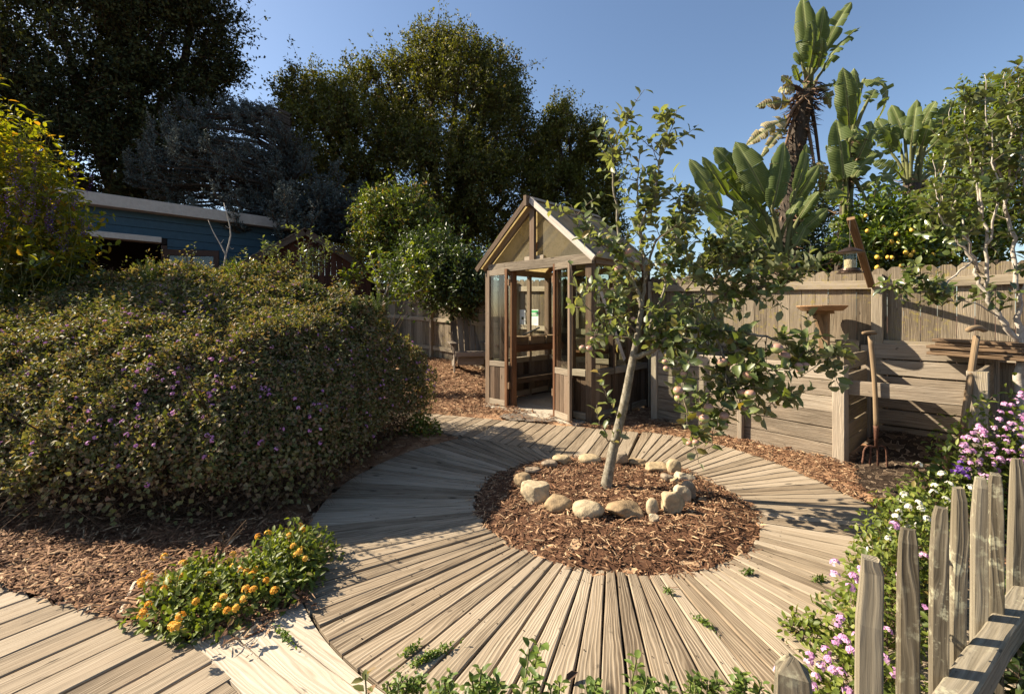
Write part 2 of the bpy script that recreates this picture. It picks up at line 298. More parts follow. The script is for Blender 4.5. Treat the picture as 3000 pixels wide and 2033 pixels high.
# ------------------------------------------------------------------ object helpers
def tag(o, label=None, cat=None, group=None, kind=None):
    if label: o['label'] = label
    if cat: o['category'] = cat
    if group: o['group'] = group
    if kind: o['kind'] = kind
    return o
def empty(name, loc=(0, 0, 0), rz=0.0, **kw):
    o = bpy.data.objects.new(name, None); COL.objects.link(o)
    o.empty_display_size = 0.1
    o.location = tuple(float(c) for c in loc); o.rotation_euler = (0, 0, rz)
    return tag(o, **kw)
def world_of(o):
    m = Matrix.Translation(o.location) @ o.rotation_euler.to_matrix().to_4x4()
    s = o.scale
    return m @ Matrix.Diagonal((s[0], s[1], s[2], 1.0))
def attach(o, parent, local=False):
    """local=False: o's geometry is in world coordinates"""
    o.parent = parent
    if not local: 
        w = world_of(parent)
        o.matrix_parent_inverse = w.inverted()
def mk_mesh(name, V, F, mat, uv=None, var=None, smooth=False):
    me = bpy.data.meshes.new(name)
    V = np.asarray(V, np.float32)
    if isinstance(F, np.ndarray):
        k = F.shape[1]; n = len(F)
        me.vertices.add(len(V)); me.vertices.foreach_set('co', V.ravel())
        me.loops.add(F.size); me.loops.foreach_set('vertex_index', F.ravel().astype(np.int32))
        me.polygons.add(n); me.polygons.foreach_set('loop_start', np.arange(0, n * k, k, dtype=np.int32))
        me.update(calc_edges=True)
    else:
        me.from_pydata(V.tolist(), [], [tuple(int(i) for i in f) for f in F])
    if uv is not None:
        l = me.uv_layers.new(name='UVMap'); l.data.foreach_set('uv', np.asarray(uv, np.float32).ravel())
    if var is not None:
        a = me.attributes.new('var', 'FLOAT', 'POINT'); a.data.foreach_set('value', np.asarray(var, np.float32).ravel())
    if smooth: me.polygons.foreach_set('use_smooth', np.ones(len(me.polygons), dtype=bool))
    me.materials.append(M[mat] if isinstance(mat, str) else mat)
    me.validate(clean_customdata=False)
    return me
def make(name, V, F, mat, parent=None, uv=None, var=None, smooth=False, loc=None, local=False, **kw):
    V = np.asarray(V, float)
    if loc is not None: V = V - np.asarray(loc, float)
    o = bpy.data.objects.new(name, mk_mesh(name, V, F, mat, uv, var, smooth)); COL.objects.link(o)
    if loc is not None: o.location = tuple(float(c) for c in loc)
    if parent is not None: attach(o, parent, local)
    return tag(o, **kw)

class MB:
    """collects pieces; every piece brings grain coordinates in metres"""
    def __init__(s): s.V = []; s.F = []; s.U = []; s.n = 0
    def add(s, V, F, U=None):
        V = np.asarray(V, float)
        s.V.append(V); s.F += [tuple(i + s.n for i in f) for f in F]
        if U is None:
            U = [[(V[i][0], V[i][2]) for i in f] for f in F]
        for u in U: s.U += list(u)
        s.n += len(V); return s
    def box(s, c, L, ax=(1, 0, 0), ay=(0, 1, 0), cham=0.003, rings=2, wob=0.0, w1=None, tip=None):
        """a plank of size L = (length, width, thickness) around c, length along ax, width along ay"""
        V, F, U = plank(L[0], L[1], L[2], cham, rings, wob, w1)
        ax = unit(ax); ay = np.asarray(ay, float); ay = unit(ay - ax * ay.dot(ax)); az = np.cross(ax, ay)
        W = V[:, :1] * ax + V[:, 1:2] * ay + V[:, 2:3] * az + np.asarray(c, float)
        return s.add(W, F, U)
    def bar(s, p, q, w, t, side=(0, 0, 1), **kw):
        """a plank from p to q; its width w lies along side"""
        p = np.asarray(p, float); q = np.asarray(q, float)
        return s.box((p + q) / 2, (np.linalg.norm(q - p), w, t), q - p, side, **kw)
    def tube(s, pts, rad, n=6, cap=True):
        V, F, U = tube(pts, rad, n, cap)
        return s.add(V, F, U)
    def build(s, name, mat, parent=None, loc=None, local=False, smooth=False, **kw):
        return make(name, np.concatenate(s.V), s.F, mat, parent, uv=s.U, loc=loc, local=local, smooth=smooth, **kw)
def unit(v):
    v = np.asarray(v, float); return v / max(1e-9, np.linalg.norm(v))
def plank(L, w, t, cham=0.003, rings=2, wob=0.0, w1=None):
    w1 = w if w1 is None else w1
    c = min(cham, t * 0.3, w * 0.3)
    xs = np.linspace(-L / 2, L / 2, rings)
    V = []; off = random.random() * 20; offv = random.random() * 3
    for i, x in enumerate(xs):
        f = i / (rings - 1); hw = (w + (w1 - w) * f) / 2; ht = t / 2
        j = [random.uniform(-wob, wob) for _ in range(3)] if wob else (0, 0, 0)
        a, bb, zz = hw + j[0], hw + j[1], j[2] * 0.6
        ex = random.uniform(-wob, wob) if wob and i in (0, rings - 1) else 0
        for y, z in ((-a + c, -ht), (bb - c, -ht), (bb, -ht + c), (bb, ht - c), (bb - c, ht), (-a + c, ht), (-a, ht - c), (-a, -ht + c)):
            V.append((x + ex, y, z + zz))
    F = []; U = []
    per = np.cumsum([0, w, c, t, c, w, c, t, c])
    for r in range(rings - 1):
        for k in range(8):
            k2 = (k + 1) % 8
            F.append((r * 8 + k, r * 8 + k2, (r + 1) * 8 + k2, (r + 1) * 8 + k))
            U.append(((xs[r] + off, per[k] + offv), (xs[r] + off, per[k + 1] + offv), (xs[r + 1] + off, per[k + 1] + offv), (xs[r + 1] + off, per[k] + offv)))
    F.append(tuple(range(7, -1, -1))); U.append([(V[i][1] * 0.3 + off, V[i][2] + offv) for i in range(7, -1, -1)])
    e = (rings - 1) * 8
    F.append(tuple(range(e, e + 8))); U.append([(V[i][1] * 0.3 + off, V[i][2] + offv) for i in range(e, e + 8)])
    return np.array(V), F, U
def frames(pts):
    pts = np.asarray(pts, float); T = np.gradient(pts, axis=0)
    T /= np.linalg.norm(T, axis=1)[:, None] + 1e-9
    ref = np.array((0.31, 0.9, 0.2)) if abs(T[0][1]) < 0.8 else np.array((1.0, 0.1, 0.2))
    A = []; a = unit(np.cross(T[0], ref))
    for t in T:
        a = unit(a - t * a.dot(t)); A.append(a)
    A = np.array(A); return T, A, np.cross(T, A)
def tube(pts, rad, n=6, cap=True):
    pts = np.asarray(pts, float); m = len(pts)
    rad = np.broadcast_to(np.asarray(rad, float), (m,))
    T, A, B = frames(pts)
    ang = np.arange(n) * 2 * math.pi / n
    V = (pts[:, None, :] + rad[:, None, None] * (np.cos(ang)[None, :, None] * A[:, None, :] + np.sin(ang)[None, :, None] * B[:, None, :])).reshape(-1, 3)
    ln = np.concatenate(([0], np.cumsum(np.linalg.norm(np.diff(pts, axis=0), axis=1))))
    F = []; U = []; off = random.random() * 9
    r0 = float(rad.max())
    for i in range(m - 1):
        for k in range(n):
            k2 = (k + 1) % n
            F.append((i * n + k, i * n + k2, (i + 1) * n + k2, (i + 1) * n + k))
            w0, w1 = ang[k] * r0, (ang[k] + 2 * math.pi / n) * r0
            U.append(((ln[i] + off, w0), (ln[i] + off, w1), (ln[i + 1] + off, w1), (ln[i + 1] + off, w0)))
    if cap:
        F.append(tuple(range(n - 1, -1, -1))); U.append([(off, 0)] * n)
        F.append(tuple(range((m - 1) * n, m * n))); U.append([(off, 0)] * n)
    return V, F, U
def curve(ctrl, n=10):
    """a smooth path through control points"""
    c = np.asarray(ctrl, float)
    if len(c) == 2: return c[0] + (c[1] - c[0]) * np.linspace(0, 1, n)[:, None]
    P = np.vstack((2 * c[0] - c[1], c, 2 * c[-1] - c[-2])); out = []
    seg = len(c) - 1; per = max(2, n // seg)
    for i in range(seg):
        p0, p1, p2, p3 = P[i:i + 4]
        for t in np.linspace(0, 1, per, endpoint=False):
            out.append(0.5 * (2 * p1 + (p2 - p0) * t + (2 * p0 - 5 * p1 + 4 * p2 - p3) * t * t + (3 * p1 - p0 - 3 * p2 + p3) * t ** 3))
    out.append(c[-1]); return np.array(out)
def lathe(prof, n=20, c=(0, 0, 0)):
    V = []; F = []; m = len(prof)
    for r, z in prof:
        for k in range(n):
            a = 2 * math.pi * k / n; V.append((c[0] + r * math.cos(a), c[1] + r * math.sin(a), c[2] + z))
    for i in range(m - 1):
        for k in range(n):
            k2 = (k + 1) % n; F.append((i * n + k, i * n + k2, (i + 1) * n + k2, (i + 1) * n + k))
    F.append(tuple(range(n - 1, -1, -1))); F.append(tuple(range((m - 1) * n, m * n)))
    return np.array(V), F
def rdirs(n):
    v = RNG.normal(size=(n, 3)); return v / np.linalg.norm(v, axis=1)[:, None]
def nrm(a): return a / (np.linalg.norm(a, axis=1)[:, None] + 1e-9)
def leaf_quads(P, D, N, L, W, fold=0.25, droop=0.1, var=None):
    """two-triangle leaves folded along the midrib"""
    n = len(P); D = nrm(D); S = nrm(np.cross(D, N)); N = np.cross(S, D)
    L = np.broadcast_to(L, (n,))[:, None]; W = np.broadcast_to(W, (n,))[:, None]
    mid = P + D * L * 0.42
    V = np.stack((P, mid + S * W * 0.5 + N * W * fold, P + D * L - N * L * droop, mid - S * W * 0.5 + N * W * fold), 1).reshape(-1, 3)
    b = np.arange(n)[:, None] * 4
    F = np.concatenate((b + np.array([[0, 1, 2]]), b + np.array([[0, 2, 3]])), 1).reshape(-1, 3)
    if var is None: var = RNG.random(n)
    return V, F, np.repeat(var, 4)
def leaf_fine(P, D, N, L, W, fold=0.22, droop=0.22, var=None, wave=0.0):
    """eight-triangle leaves: rounded outline, folded midrib, curling tip"""
    n = len(P); D = nrm(D); S = nrm(np.cross(D, N)); N = np.cross(S, D)
    L = np.broadcast_to(L, (n,))[:, None]; W = np.broadcast_to(W, (n,))[:, None]
    def pt(t, s, k): return P + D * L * t + S * W * s + N * (W * abs(s) * fold * 2 - L * droop * t * t * k)
    rows = [pt(0, 0, 1), pt(.3, -.43, 1), pt(.3, 0, 1), pt(.3, .43, 1), pt(.68, -.42, 1), pt(.68, 0, 1), pt(.68, .42, 1), pt(1, 0, 1)]
    if wave: 
        for k in (1, 3, 4, 6): rows[k] = rows[k] + N * W * RNG.normal(0, wave, (n, 1))
    V = np.stack(rows, 1).reshape(-1, 3)
    b = np.arange(n)[:, None] * 8
    tri = [(0, 2, 1), (0, 3, 2), (1, 2, 5), (1, 5, 4), (2, 3, 6), (2, 6, 5), (4, 5, 7), (5, 6, 7)]
    F = np.concatenate([b + np.array([t]) for t in tri], 1).reshape(-1, 3)
    if var is None: var = RNG.random(n)
    return V, F, np.repeat(var, 8)
def merge(parts):
    Vs, Fs, As = [], [], []; n = 0
    for V, F, A in parts:
        Vs.append(V); Fs.append(F + n); As.append(A); n += len(V)
    return np.concatenate(Vs), np.concatenate(Fs), np.concatenate(As)
def twigs3(P0, P1, P2, r):
    """many thin three-sided bent twigs: start, middle, end points"""
    n = len(P0); r = np.broadcast_to(r, (n,))[:, None]
    T = nrm(P2 - P0); A = nrm(np.cross(T, rdirs(n))); B = np.cross(T, A)
    rows = []
    for p, k in ((P0, 1.0), (P1, 0.8), (P2, 0.35)):
        for a in (0, 2.094, 4.189): rows.append(p + (A * math.cos(a) + B * math.sin(a)) * r * k)
    V = np.stack(rows, 1).reshape(-1, 3); b = np.arange(n)[:, None] * 9; q = []
    for i in (0, 3):
        for k in range(3): q.append((i + k, i + (k + 1) % 3, i + 3 + (k + 1) % 3, i + 3 + k))
    F = np.concatenate([b + np.array([f]) for f in q], 1).reshape(-1, 4)
    return V, F, np.repeat(RNG.random(n), 9)
def tris(V, F, A):
    return V, np.concatenate((F[:, [0, 1, 2]], F[:, [0, 2, 3]])), A

# ================================================================== THE SETTING
C0 = np.array((0.685, 3.24)); R_IN, R_OUT = 0.98, 2.0
E_F = np.array((-0.70, 0.714)); N_F = np.array((0.714, 0.70))        # along and across the back fence
A_G = unit(np.array((0.715, -0.70))); B_G = unit(np.array((0.70, 0.715)))   # the garden's two axes
def v3(p, z=0.0): return np.array((p[0], p[1], z))
def fence_pt(s, off=0.0): return np.array((3.76, 4.72)) + E_F * s - N_F * off      # off: towards the garden

# ---- ground: one sheet out to the horizon
gx = np.concatenate((-np.geomspace(600, 9, 14), np.arange(-8.5, 8.6, 0.5), np.geomspace(9, 600, 14)))
gy = np.concatenate((-np.geomspace(300, 3, 10), np.arange(-2.5, 16.1, 0.5), np.geomspace(17, 900, 14)))
X, Y = np.meshgrid(gx, gy, indexing='ij'); Z = ground_z(X, Y)
V = np.stack((X, Y, Z), -1).reshape(-1, 3); ny = len(gy)
i, j = np.meshgrid(np.arange(len(gx) - 1), np.arange(ny - 1), indexing='ij'); q = (i * ny + j).ravel()
make('ground', V, np.stack((q, q + ny, q + ny + 1, q + 1), 1), 'earth', smooth=True, kind='structure', label='brown earth of the sloping garden plot', cat='ground')

# ---- boardwalk: a ring of tapered boards, a path to the greenhouse, a walkway at the near end
P0 = np.array((0.41, 4.34)); E1 = unit((-0.85, 0.52)); N1 = np.array((0.522, 0.853)); E2 = unit((0.37, 0.93))
FA = np.array((1.12, 5.19)); FD = unit((-2.47, 0.96)); FN = np.array((0.362, 0.932))
def r_out(th):
    d = np.degrees(np.arctan2(np.sin(th), np.cos(th)))
    return np.interp(d, [-180, -60, -22, 8, 33, 50, 66, 180], [2.0, 2.0, 1.82, 1.74, 1.86, 1.98, 2.02, 2.0])
def ring_limit(th):
    r = float(r_out(th)); dv = np.array((math.cos(th), math.sin(th)))
    deg = math.degrees(th)
    if 68.3 < deg < 104: return 0.0
    if deg >= 104:
        k = N1.dot(dv)
        if k > 0.02: r = min(r, N1.dot(P0 - C0) / k)
    return r
WQ = np.array((-1.28, 1.83)); WE = unit((-1.2, 0.37)); WB = unit((0.55, 0.84))       # near walkway
def in_deck(x, y, m=0.0):
    x = np.asarray(x, float); y = np.asarray(y, float)
    dx, dy = x - C0[0], y - C0[1]; r = np.hypot(dx, dy); th = np.arctan2(dy, dx)
    ring = (r > R_IN - m) & (r < r_out(th) + m)
    pn = (x - P0[0]) * N1[0] + (y - P0[1]) * N1[1]; fn = (x - FA[0]) * FN[0] + (y - FA[1]) * FN[1]
    path = (pn > -0.02) & (fn < m) & (x < 1.2)
    wn = (x - WQ[0]) * (-WE[1]) + (y - WQ[1]) * WE[0]
    walk = (wn > -m) & (x < -0.3) & (r > 1.9)
    return ring | path | walk
boardwalk = empty('boardwalk', v3(C0), kind='structure', label='weathered timber boardwalk circling the apple tree bed', cat='boardwalk')
NB = 112
for k in range(NB):
    th = -math.pi + (k + 0.5) * 2 * math.pi / NB
    ro = ring_limit(th) + random.uniform(-0.012, 0.012)
    ri = R_IN - 0.03 + random.uniform(-0.02, 0.012)
    if ro - ri < 0.06: continue
    hw = math.tan(math.pi / NB); gap = random.uniform(0.005, 0.011)
    dv = np.array((math.cos(th), math.sin(th), 0)); mid = v3(C0) + dv * (ri + ro) / 2
    mid[2] = -0.018 + random.uniform(-0.0025, 0.0025)
    b = MB(); b.box(mid, (ro - ri, 2 * ri * hw - gap, 0.036), dv, (-dv[1], dv[0], random.uniform(-.012, .012)), cham=0.004, rings=5, wob=0.0022, w1=2 * ro * hw - gap)
    b.build('plank', 'deck', boardwalk)
PMV = np.array((-E2[1], E2[0])); o = 0.0
while o < 4.4:                                                             # path boards
    w = random.uniform(0.108, 0.13); oc = o + w / 2
    if oc < PMV.dot(P0 - C0): p = C0 + PMV * oc + E2 * (math.sqrt(max(0.0, R_IN ** 2 - oc ** 2)) - 0.03)
    else: p = C0 + PMV * oc; p = p + E2 * (N1.dot(P0 - p) / N1.dot(E2))
    ln = FN.dot(FA - p) / FN.dot(E2)
    if ln > 0.1:
        mid = v3(p + E2 * ln / 2, -0.018 + random.uniform(-.002, .002))
        b = MB(); b.box(mid, (ln + random.uniform(-.015, .015), w - 0.008, 0.036), v3(E2), v3((-E2[1], E2[0])), cham=0.004, rings=4, wob=0.002); b.build('plank', 'deck', boardwalk)
    o += w
s = -0.95
while s < 2.6:                                                             # near walkway boards
    w = random.uniform(0.135, 0.155); st = w / 0.967
    p = WQ + WE * (s + st / 2); ln = 1.5
    q2 = p - WB * ln
    cut = 0.572 * (p[0] + 1.30) + 0.82 * (p[1] - 1.83) + 0.006
    if cut > 0: p = p - WB * cut
    mid = v3((p + q2) / 2, -0.018 + random.uniform(-.0025, .0025))
    b = MB(); b.box(mid, (np.linalg.norm(p - q2) + random.uniform(-.01, .02), w - random.uniform(.007, .012), 0.036), v3(WB), v3((-WB[1], WB[0])), cham=0.004, rings=6, wob=0.0022); b.build('plank', 'deck', boardwalk)
    s += st
PQ = np.array((-1.30, 1.83)); PE = np.array((0.82, -0.572)); PM = np.array((0.572, 0.82))   # three pale boards
for o0, o1 in ((0.0, 0.112), (0.118, 0.232), (0.238, 0.42)):
    ts = np.linspace(0, 1.45, 22); low = [PQ + PE * (t + o0 * 0.34) + PM * (o0 + random.uniform(-.0015, .0015)) for t in ts]
    up = []
    for t in ts:
        tc = -0.82 + t + o1 * 0.34
        lim = 2.285 - math.sqrt(max(0.01, 2.006 ** 2 - tc ** 2))
        up.append(PQ + PE * (t + o1 * 0.34) + PM * min(o1 + random.uniform(-.0015, .0015), max(o0 + 0.012, lim)))
    n = len(ts); V = [v3(p, -0.004) for p in low] + [v3(p, -0.004) for p in up] + [v3(p, -0.045) for p in low] + [v3(p, -0.045) for p in up]
    F = []; U = []
    def uvp(i): p = V[i]; d = np.array(p[:2]) - PQ; return (d.dot(PE), d.dot(PM) + p[2])
    for i in range(n - 1):
        F += [(i, i + 1, n + i + 1, n + i), (2 * n + i, 2 * n + i + 1, i + 1, i), (n + i, n + i + 1, 3 * n + i + 1, 3 * n + i)]
    F += [(0, n, 3 * n, 2 * n), (n - 1, 3 * n - 1, 4 * n - 1, 2 * n - 1)]
    U = [uvp(i) for f in F for i in f]
    make('plank', V, F, 'pale', boardwalk, uv=U, label='newer pale plank beside the orange lantana')

hx_ = [(math.cos(a), math.sin(a)) for a in np.arange(6) * math.pi / 3]; NV = []; NF = []
for k in range(NB):
    th = -math.pi + (k + 0.5) * 2 * math.pi / NB; ro = ring_limit(th)
    for rr_ in (1.06, 1.52, 1.92):
        if rr_ > ro - 0.03: continue
        for sg in (-1, 1):
            if random.random() < 0.4: continue
            r2 = rr_ + random.uniform(-.02, .02); a2 = th + sg * random.uniform(0.25, 0.36) * math.pi / NB * 2; c = (C0[0] + r2 * math.cos(a2), C0[1] + r2 * math.sin(a2)); b0 = len(NV); rad = random.uniform(0.0025, 0.0042)
            NV += [(c[0] + x * rad, c[1] + y * rad, 0.0032) for x, y in hx_]; NF.append(tuple(range(b0, b0 + 6)))
make('nail_heads', NV, NF, 'bronze', boardwalk, kind='stuff')
# ---- mulch and compost
def bumps(x, y):
    return 0.012 * np.sin(x * 9.1 + 1.3 * np.sin(y * 7.3)) * np.sin(y * 8.3 + x) + 0.008 * np.sin(x * 23 + y * 17) * np.sin(y * 21 - x * 9)
SOIL_POLY = np.array([(2.99, 3.98), (3.70, 4.60), (4.25, 4.05), (4.6, 3.2), (3.6, 2.2), (2.65, 2.55), (2.55, 3.0), (2.62, 3.45)])
def in_poly(x, y, P):
    x = np.asarray(x, float); y = np.asarray(y, float); c = np.zeros(x.shape, bool); n = len(P)
    for i in range(n):
        x0, y0 = P[i]; x1, y1 = P[(i + 1) % n]
        c ^= ((y0 > y) != (y1 > y)) & (x < (x1 - x0) * (y - y0) / (y1 - y0 + 1e-12) + x0)
    return c
def mulch_z(x, y):
    return ground_z(x, y) + 0.05 + bumps(x, y) + 0.012
def bed_z(x, y):
    r = np.hypot(x - C0[0], y - C0[1]); return -0.02 + 0.055 * np.clip((R_IN - r) / 0.25, 0, 1) + bumps(x, y) * 0.9
def soil_z(x, y):
    k = np.clip(((x - 2.9) * 0.785 + (y - 3.6) * 0.62 - 0.1) / 0.9, 0, 1)
    return ground_z(x, y) + 0.062 + bumps(x * 1.2, y * 1.2) * 1.2 + 0.13 * k * k
def sheet(name, x0, x1, y0, y1, st, mask, zf, mat, **kw):
    xs = np.arange(x0, x1, st); ys = np.arange(y0, y1, st)
    X, Y = np.meshgrid(xs, ys, indexing='ij'); Z = zf(X, Y); V = np.stack((X, Y, Z), -1).reshape(-1, 3); n = len(ys)
    i, j = np.meshgrid(np.arange(len(xs) - 1), np.arange(n - 1), indexing='ij')
    keep = mask(X[:-1, :-1] + st / 2, Y[:-1, :-1] + st / 2)
    q = (i * n + j)[keep].ravel()
    return V, np.stack((q, q + n, q + n + 1, q + 1), 1), np.clip(0.25 + RNG.normal(0, 0.12, len(V)), 0.02, 0.6)
def shreds(X, Y, zf, lmin, lmax, wmin, wmax, lift=0.012):
    n = len(X); P = np.stack((X, Y, zf(X, Y) + RNG.random(n) * lift), 1)
    a = RNG.random(n) * 2 * math.pi; tilt = RNG.normal(0, 0.22, n)
    D = np.stack((np.cos(a) * np.cos(tilt), np.sin(a) * np.cos(tilt), np.sin(tilt)), 1)
    N = nrm(np.stack((RNG.normal(0, .35, n), RNG.normal(0, .35, n), np.ones(n)), 1)); S = nrm(np.cross(D, N)); N2 = np.cross(S, D)
    L = (lmin + (lmax - lmin) * RNG.random(n) ** 2.2)[:, None]; W = (wmin + (wmax - wmin) * RNG.random(n) ** 1.6)[:, None]
    bow = RNG.normal(0, 0.06, (n, 1)); k0 = 0.3 + 0.7 * RNG.random((n, 1)); k1 = 0.2 + 0.8 * RNG.random((n, 1))
    t = W * (0.25 + 0.25 * RNG.random((n, 1)))
    V = np.stack((P - S * W * k0 / 2 - D * L / 2, P + S * W * k0 / 2 - D * L / 2, P + S * W / 2 + N2 * L * bow, P - S * W / 2 + N2 * L * bow, P + N2 * (t + L * bow) , P - S * W * k1 / 2 + D * L / 2, P + S * W * k1 / 2 + D * L / 2), 1).reshape(-1, 3)
    b = np.arange(n)[:, None] * 7
    tri = [(0, 1, 4), (1, 2, 4), (2, 6, 4), (6, 5, 4), (5, 3, 4), (3, 0, 4)]
    F = np.concatenate([b + np.array([f]) for f in tri], 1).reshape(-1, 3)
    return V, F, np.repeat(RNG.random(n), 7)
def scatter(n, x0, x1, y0, y1, mask):
    x = RNG.uniform(x0, x1, n); y = RNG.uniform(y0, y1, n); k = mask(x, y); return x[k], y[k]
def gh_inside(x, y):
    l = (x + 0.40) * A_G[0] + (y - 6.783) * A_G[1]; b = (x + 0.40) * B_G[0] + (y - 6.783) * B_G[1]
    return (l > 0.02) & (l < 1.88) & (b > 0.0) & (b < 1.5)
def bed_mask(x, y): return np.hypot(x - C0[0], y - C0[1]) < R_IN + 0.03
def mulch_mask(x, y):
    return ~in_deck(x, y, -0.02) & (np.hypot(x - C0[0], y - C0[1]) > 1.2) & ~gh_inside(x, y) & ((y > 2.0) | (x < -1)) & ~in_poly(x, y, SOIL_POLY) & (N_F[0] * x + N_F[1] * y < 6.05)
bed = merge([tris(*sheet('bed', C0[0] - 1.06, C0[0] + 1.06, C0[1] - 1.06, C0[1] + 1.06, 0.04, bed_mask, bed_z, 'chip'))])
x, y = scatter(17000, C0[0] - 1.06, C0[0] + 1.06, C0[1] - 1.06, C0[1] + 1.06, lambda x, y: np.hypot(x - C0[0], y - C0[1]) < R_IN + 0.01)
x2, y2 = scatter(500, C0[0] - 1.2, C0[0] + 1.2, C0[1] - 1.2, C0[1] + 1.2, lambda x, y: (np.hypot(x - C0[0], y - C0[1]) > R_IN) & (np.hypot(x - C0[0], y - C0[1]) < R_IN + 0.10 * RNG.random(len(x)) ** 1.5))
V, F, A = merge([bed, shreds(x, y, bed_z, 0.012, 0.085, 0.003, 0.013, 0.02), shreds(x2, y2, lambda x, y: 0 * x + 0.002, 0.012, 0.06, 0.003, 0.011, 0.006)])
make('mulch', V, F, 'chip', var=A, kind='stuff', label='shredded bark mulch filling the round apple tree bed', cat='mulch')
mul = merge([tris(*sheet('m', -7.0, 4.6, 1.4, 11.0, 0.06, lambda x, y: mulch_mask(x, y) & ~in_deck(x, y, 0.03), lambda x, y: mulch_z(x, y) - 0.014 - 0.02 * in_deck(x, y, 0.13), 'chip'))])
x, y = scatter(60000, -4.2, 3.2, 1.5, 8.0, mulch_mask)
near = RNG.random(len(x)) < np.clip(3.0 / y, 0.25, 1.0); x, y = x[near], y[near]
x3, y3 = scatter(16000, -2.2, 1.0, 6.0, 10.2, mulch_mask)
x4, y4 = scatter(7000, -3.3, -0.9, 1.9, 2.95, mulch_mask)
x5, y5 = scatter(11000, 0.9, 2.9, 3.2, 6.0, mulch_mask)
V, F, A = merge([mul, shreds(x, y, mulch_z, 0.015, 0.10, 0.004, 0.014, 0.02), shreds(x3, y3, mulch_z, 0.03, 0.13, 0.006, 0.02, 0.025), shreds(x4, y4, mulch_z, 0.015, 0.12, 0.004, 0.016, 0.02), shreds(x5, y5, mulch_z, 0.015, 0.09, 0.004, 0.013, 0.02)])
make('mulch', V, F, 'chip', var=A, kind='stuff', label='shredded bark mulch around hedge, greenhouse and bins', cat='mulch')
soil_mask = lambda x, y: in_poly(x, y, SOIL_POLY)
sb = merge([tris(*sheet('s', 2.3, 4.8, 2.0, 4.9, 0.035, soil_mask, soil_z, 'crumb'))])
x, y = scatter(34000, 2.3, 4.8, 2.0, 4.9, soil_mask)
V, F, A = merge([sb, shreds(x, y, soil_z, 0.005, 0.022, 0.003, 0.009, 0.012)])
make('compost', V, F, 'crumb', var=A, kind='stuff', label='dark crumbly compost in and before the open bin', cat='compost')
grit_mask = lambda x, y: (~in_deck(x, y, 0.02)) & (((x - 0.30) ** 2 / 0.45 ** 2 + (y - 5.82) ** 2 / 0.26 ** 2) < 1) & ~gh_inside(x, y)
V, F, A = sheet('g', -0.6, 1.2, 5.2, 6.6, 0.04, grit_mask, lambda x, y: mulch_z(x, y) - 0.002, 'grit')
make('grit_patch', V, F, 'grit', kind='stuff', label='grey grit trodden in front of the greenhouse door', cat='gravel')

# ---- back fence with dog-eared boards
fence = empty('board_fence', v3(fence_pt(0)), label='long weathered fence of dog-eared boards behind greenhouse and bins', cat='fence')
def fence_top(s): return 1.79 + max(0.0, s - 1.0) * 0.041
s = -2.0
while s < 12.6:
    w = random.uniform(0.118, 0.134); p = fence_pt(s + w / 2); zt = fence_top(s) + random.uniform(-0.008, 0.008); zb = float(ground_z(*p)) + 0.02
    hw = w / 2 - random.uniform(0.0012, 0.003); e = np.array((*E_F, 0)); nn = np.array((-N_F[0], -N_F[1], 0)); t = 0.009; yo = random.uniform(-0.003, 0.003)
    prof = [(-hw, zb), (hw, zb), (hw, zt - 0.035), (hw - 0.032, zt), (-hw + 0.032, zt), (-hw, zt - 0.035)]
    V = [v3(p) + e * a + nn * (t + yo) + np.array((0, 0, z)) for a, z in prof] + [v3(p) + e * a + nn * (-t + yo) + np.array((0, 0, z)) for a, z in prof]
    F = [(0, 1, 2, 3, 4, 5), (11, 10, 9, 8, 7, 6)] + [(k, k + 6, (k + 1) % 6 + 6, (k + 1) % 6) for k in range(6)]
    off = random.random() * 9
    U = [(prof[i % 6][1] + off, prof[i % 6][0] + (0.02 if i > 5 else 0)) for f in F for i in f]
    make('board', V, F, 'fence', fence, uv=U)
    s += w
posts = [-2.6, -0.03, 2.55, 5.2, 7.93, 10.4, 12.6]
for s in posts:
    p = fence_pt(s, 0.055); z = fence_top(s) - 0.07
    b = MB(); b.bar(v3(p, float(ground_z(*p)) + 0.0), v3(p, z), 0.09, 0.088, side=v3(E_F), cham=0.004); b.build('post', 'rail', fence)
for s0, s1 in zip(posts[:-1], posts[1:]):
    for dz in (-0.17, -0.86, -1.50):
        a = v3(fence_pt(s0 + 0.048, 0.032), fence_top(s0) + dz + (0.0 if dz > -0.5 else 0)); b_ = v3(fence_pt(s1 - 0.048, 0.032), fence_top(s1) + dz)
        b = MB(); b.bar(a, b_, 0.088, 0.04, side=(0, 0, 1), cham=0.003, rings=5, wob=0.002); b.build('rail', 'rail', fence)

# ---- greenhouse (local frame: x along the front, y into the depth)
GW, GD, GE, GA = 1.90, 1.45, 2.03, 2.84
gh = empty('greenhouse', (-0.40, 6.783, 0.0), math.atan2(A_G[1], A_G[0]), label='small weathered wooden greenhouse with gabled cloudy roof and double doors', cat='greenhouse')
def part(name, mat, *bars, parent=None, **kw):
    """each bar: (p, q, width, thickness, side)"""
    b = MB()
    for p, q, w, t, sd in bars: b.bar(p, q, w, t, side=sd, rings=3, wob=0.001)
    return b.build(name, mat, parent or gh, local=True, **kw)
XX, YY, ZZ = (1, 0, 0), (0, 1, 0), (0, 0, 1)
def quad_pane(name, pts, mat='glass', parent=None, th=0.004):
    P = np.asarray(pts, float); n = unit(np.cross(P[1] - P[0], P[2] - P[0])) * th; k = len(P)
    V = np.vstack((P, P + n)); F = [tuple(range(k - 1, -1, -1)), tuple(range(k, 2 * k))] + [(i, (i + 1) % k, (i + 1) % k + k, i + k) for i in range(k)]
    return make(name, V, F, mat, parent or gh, local=True)
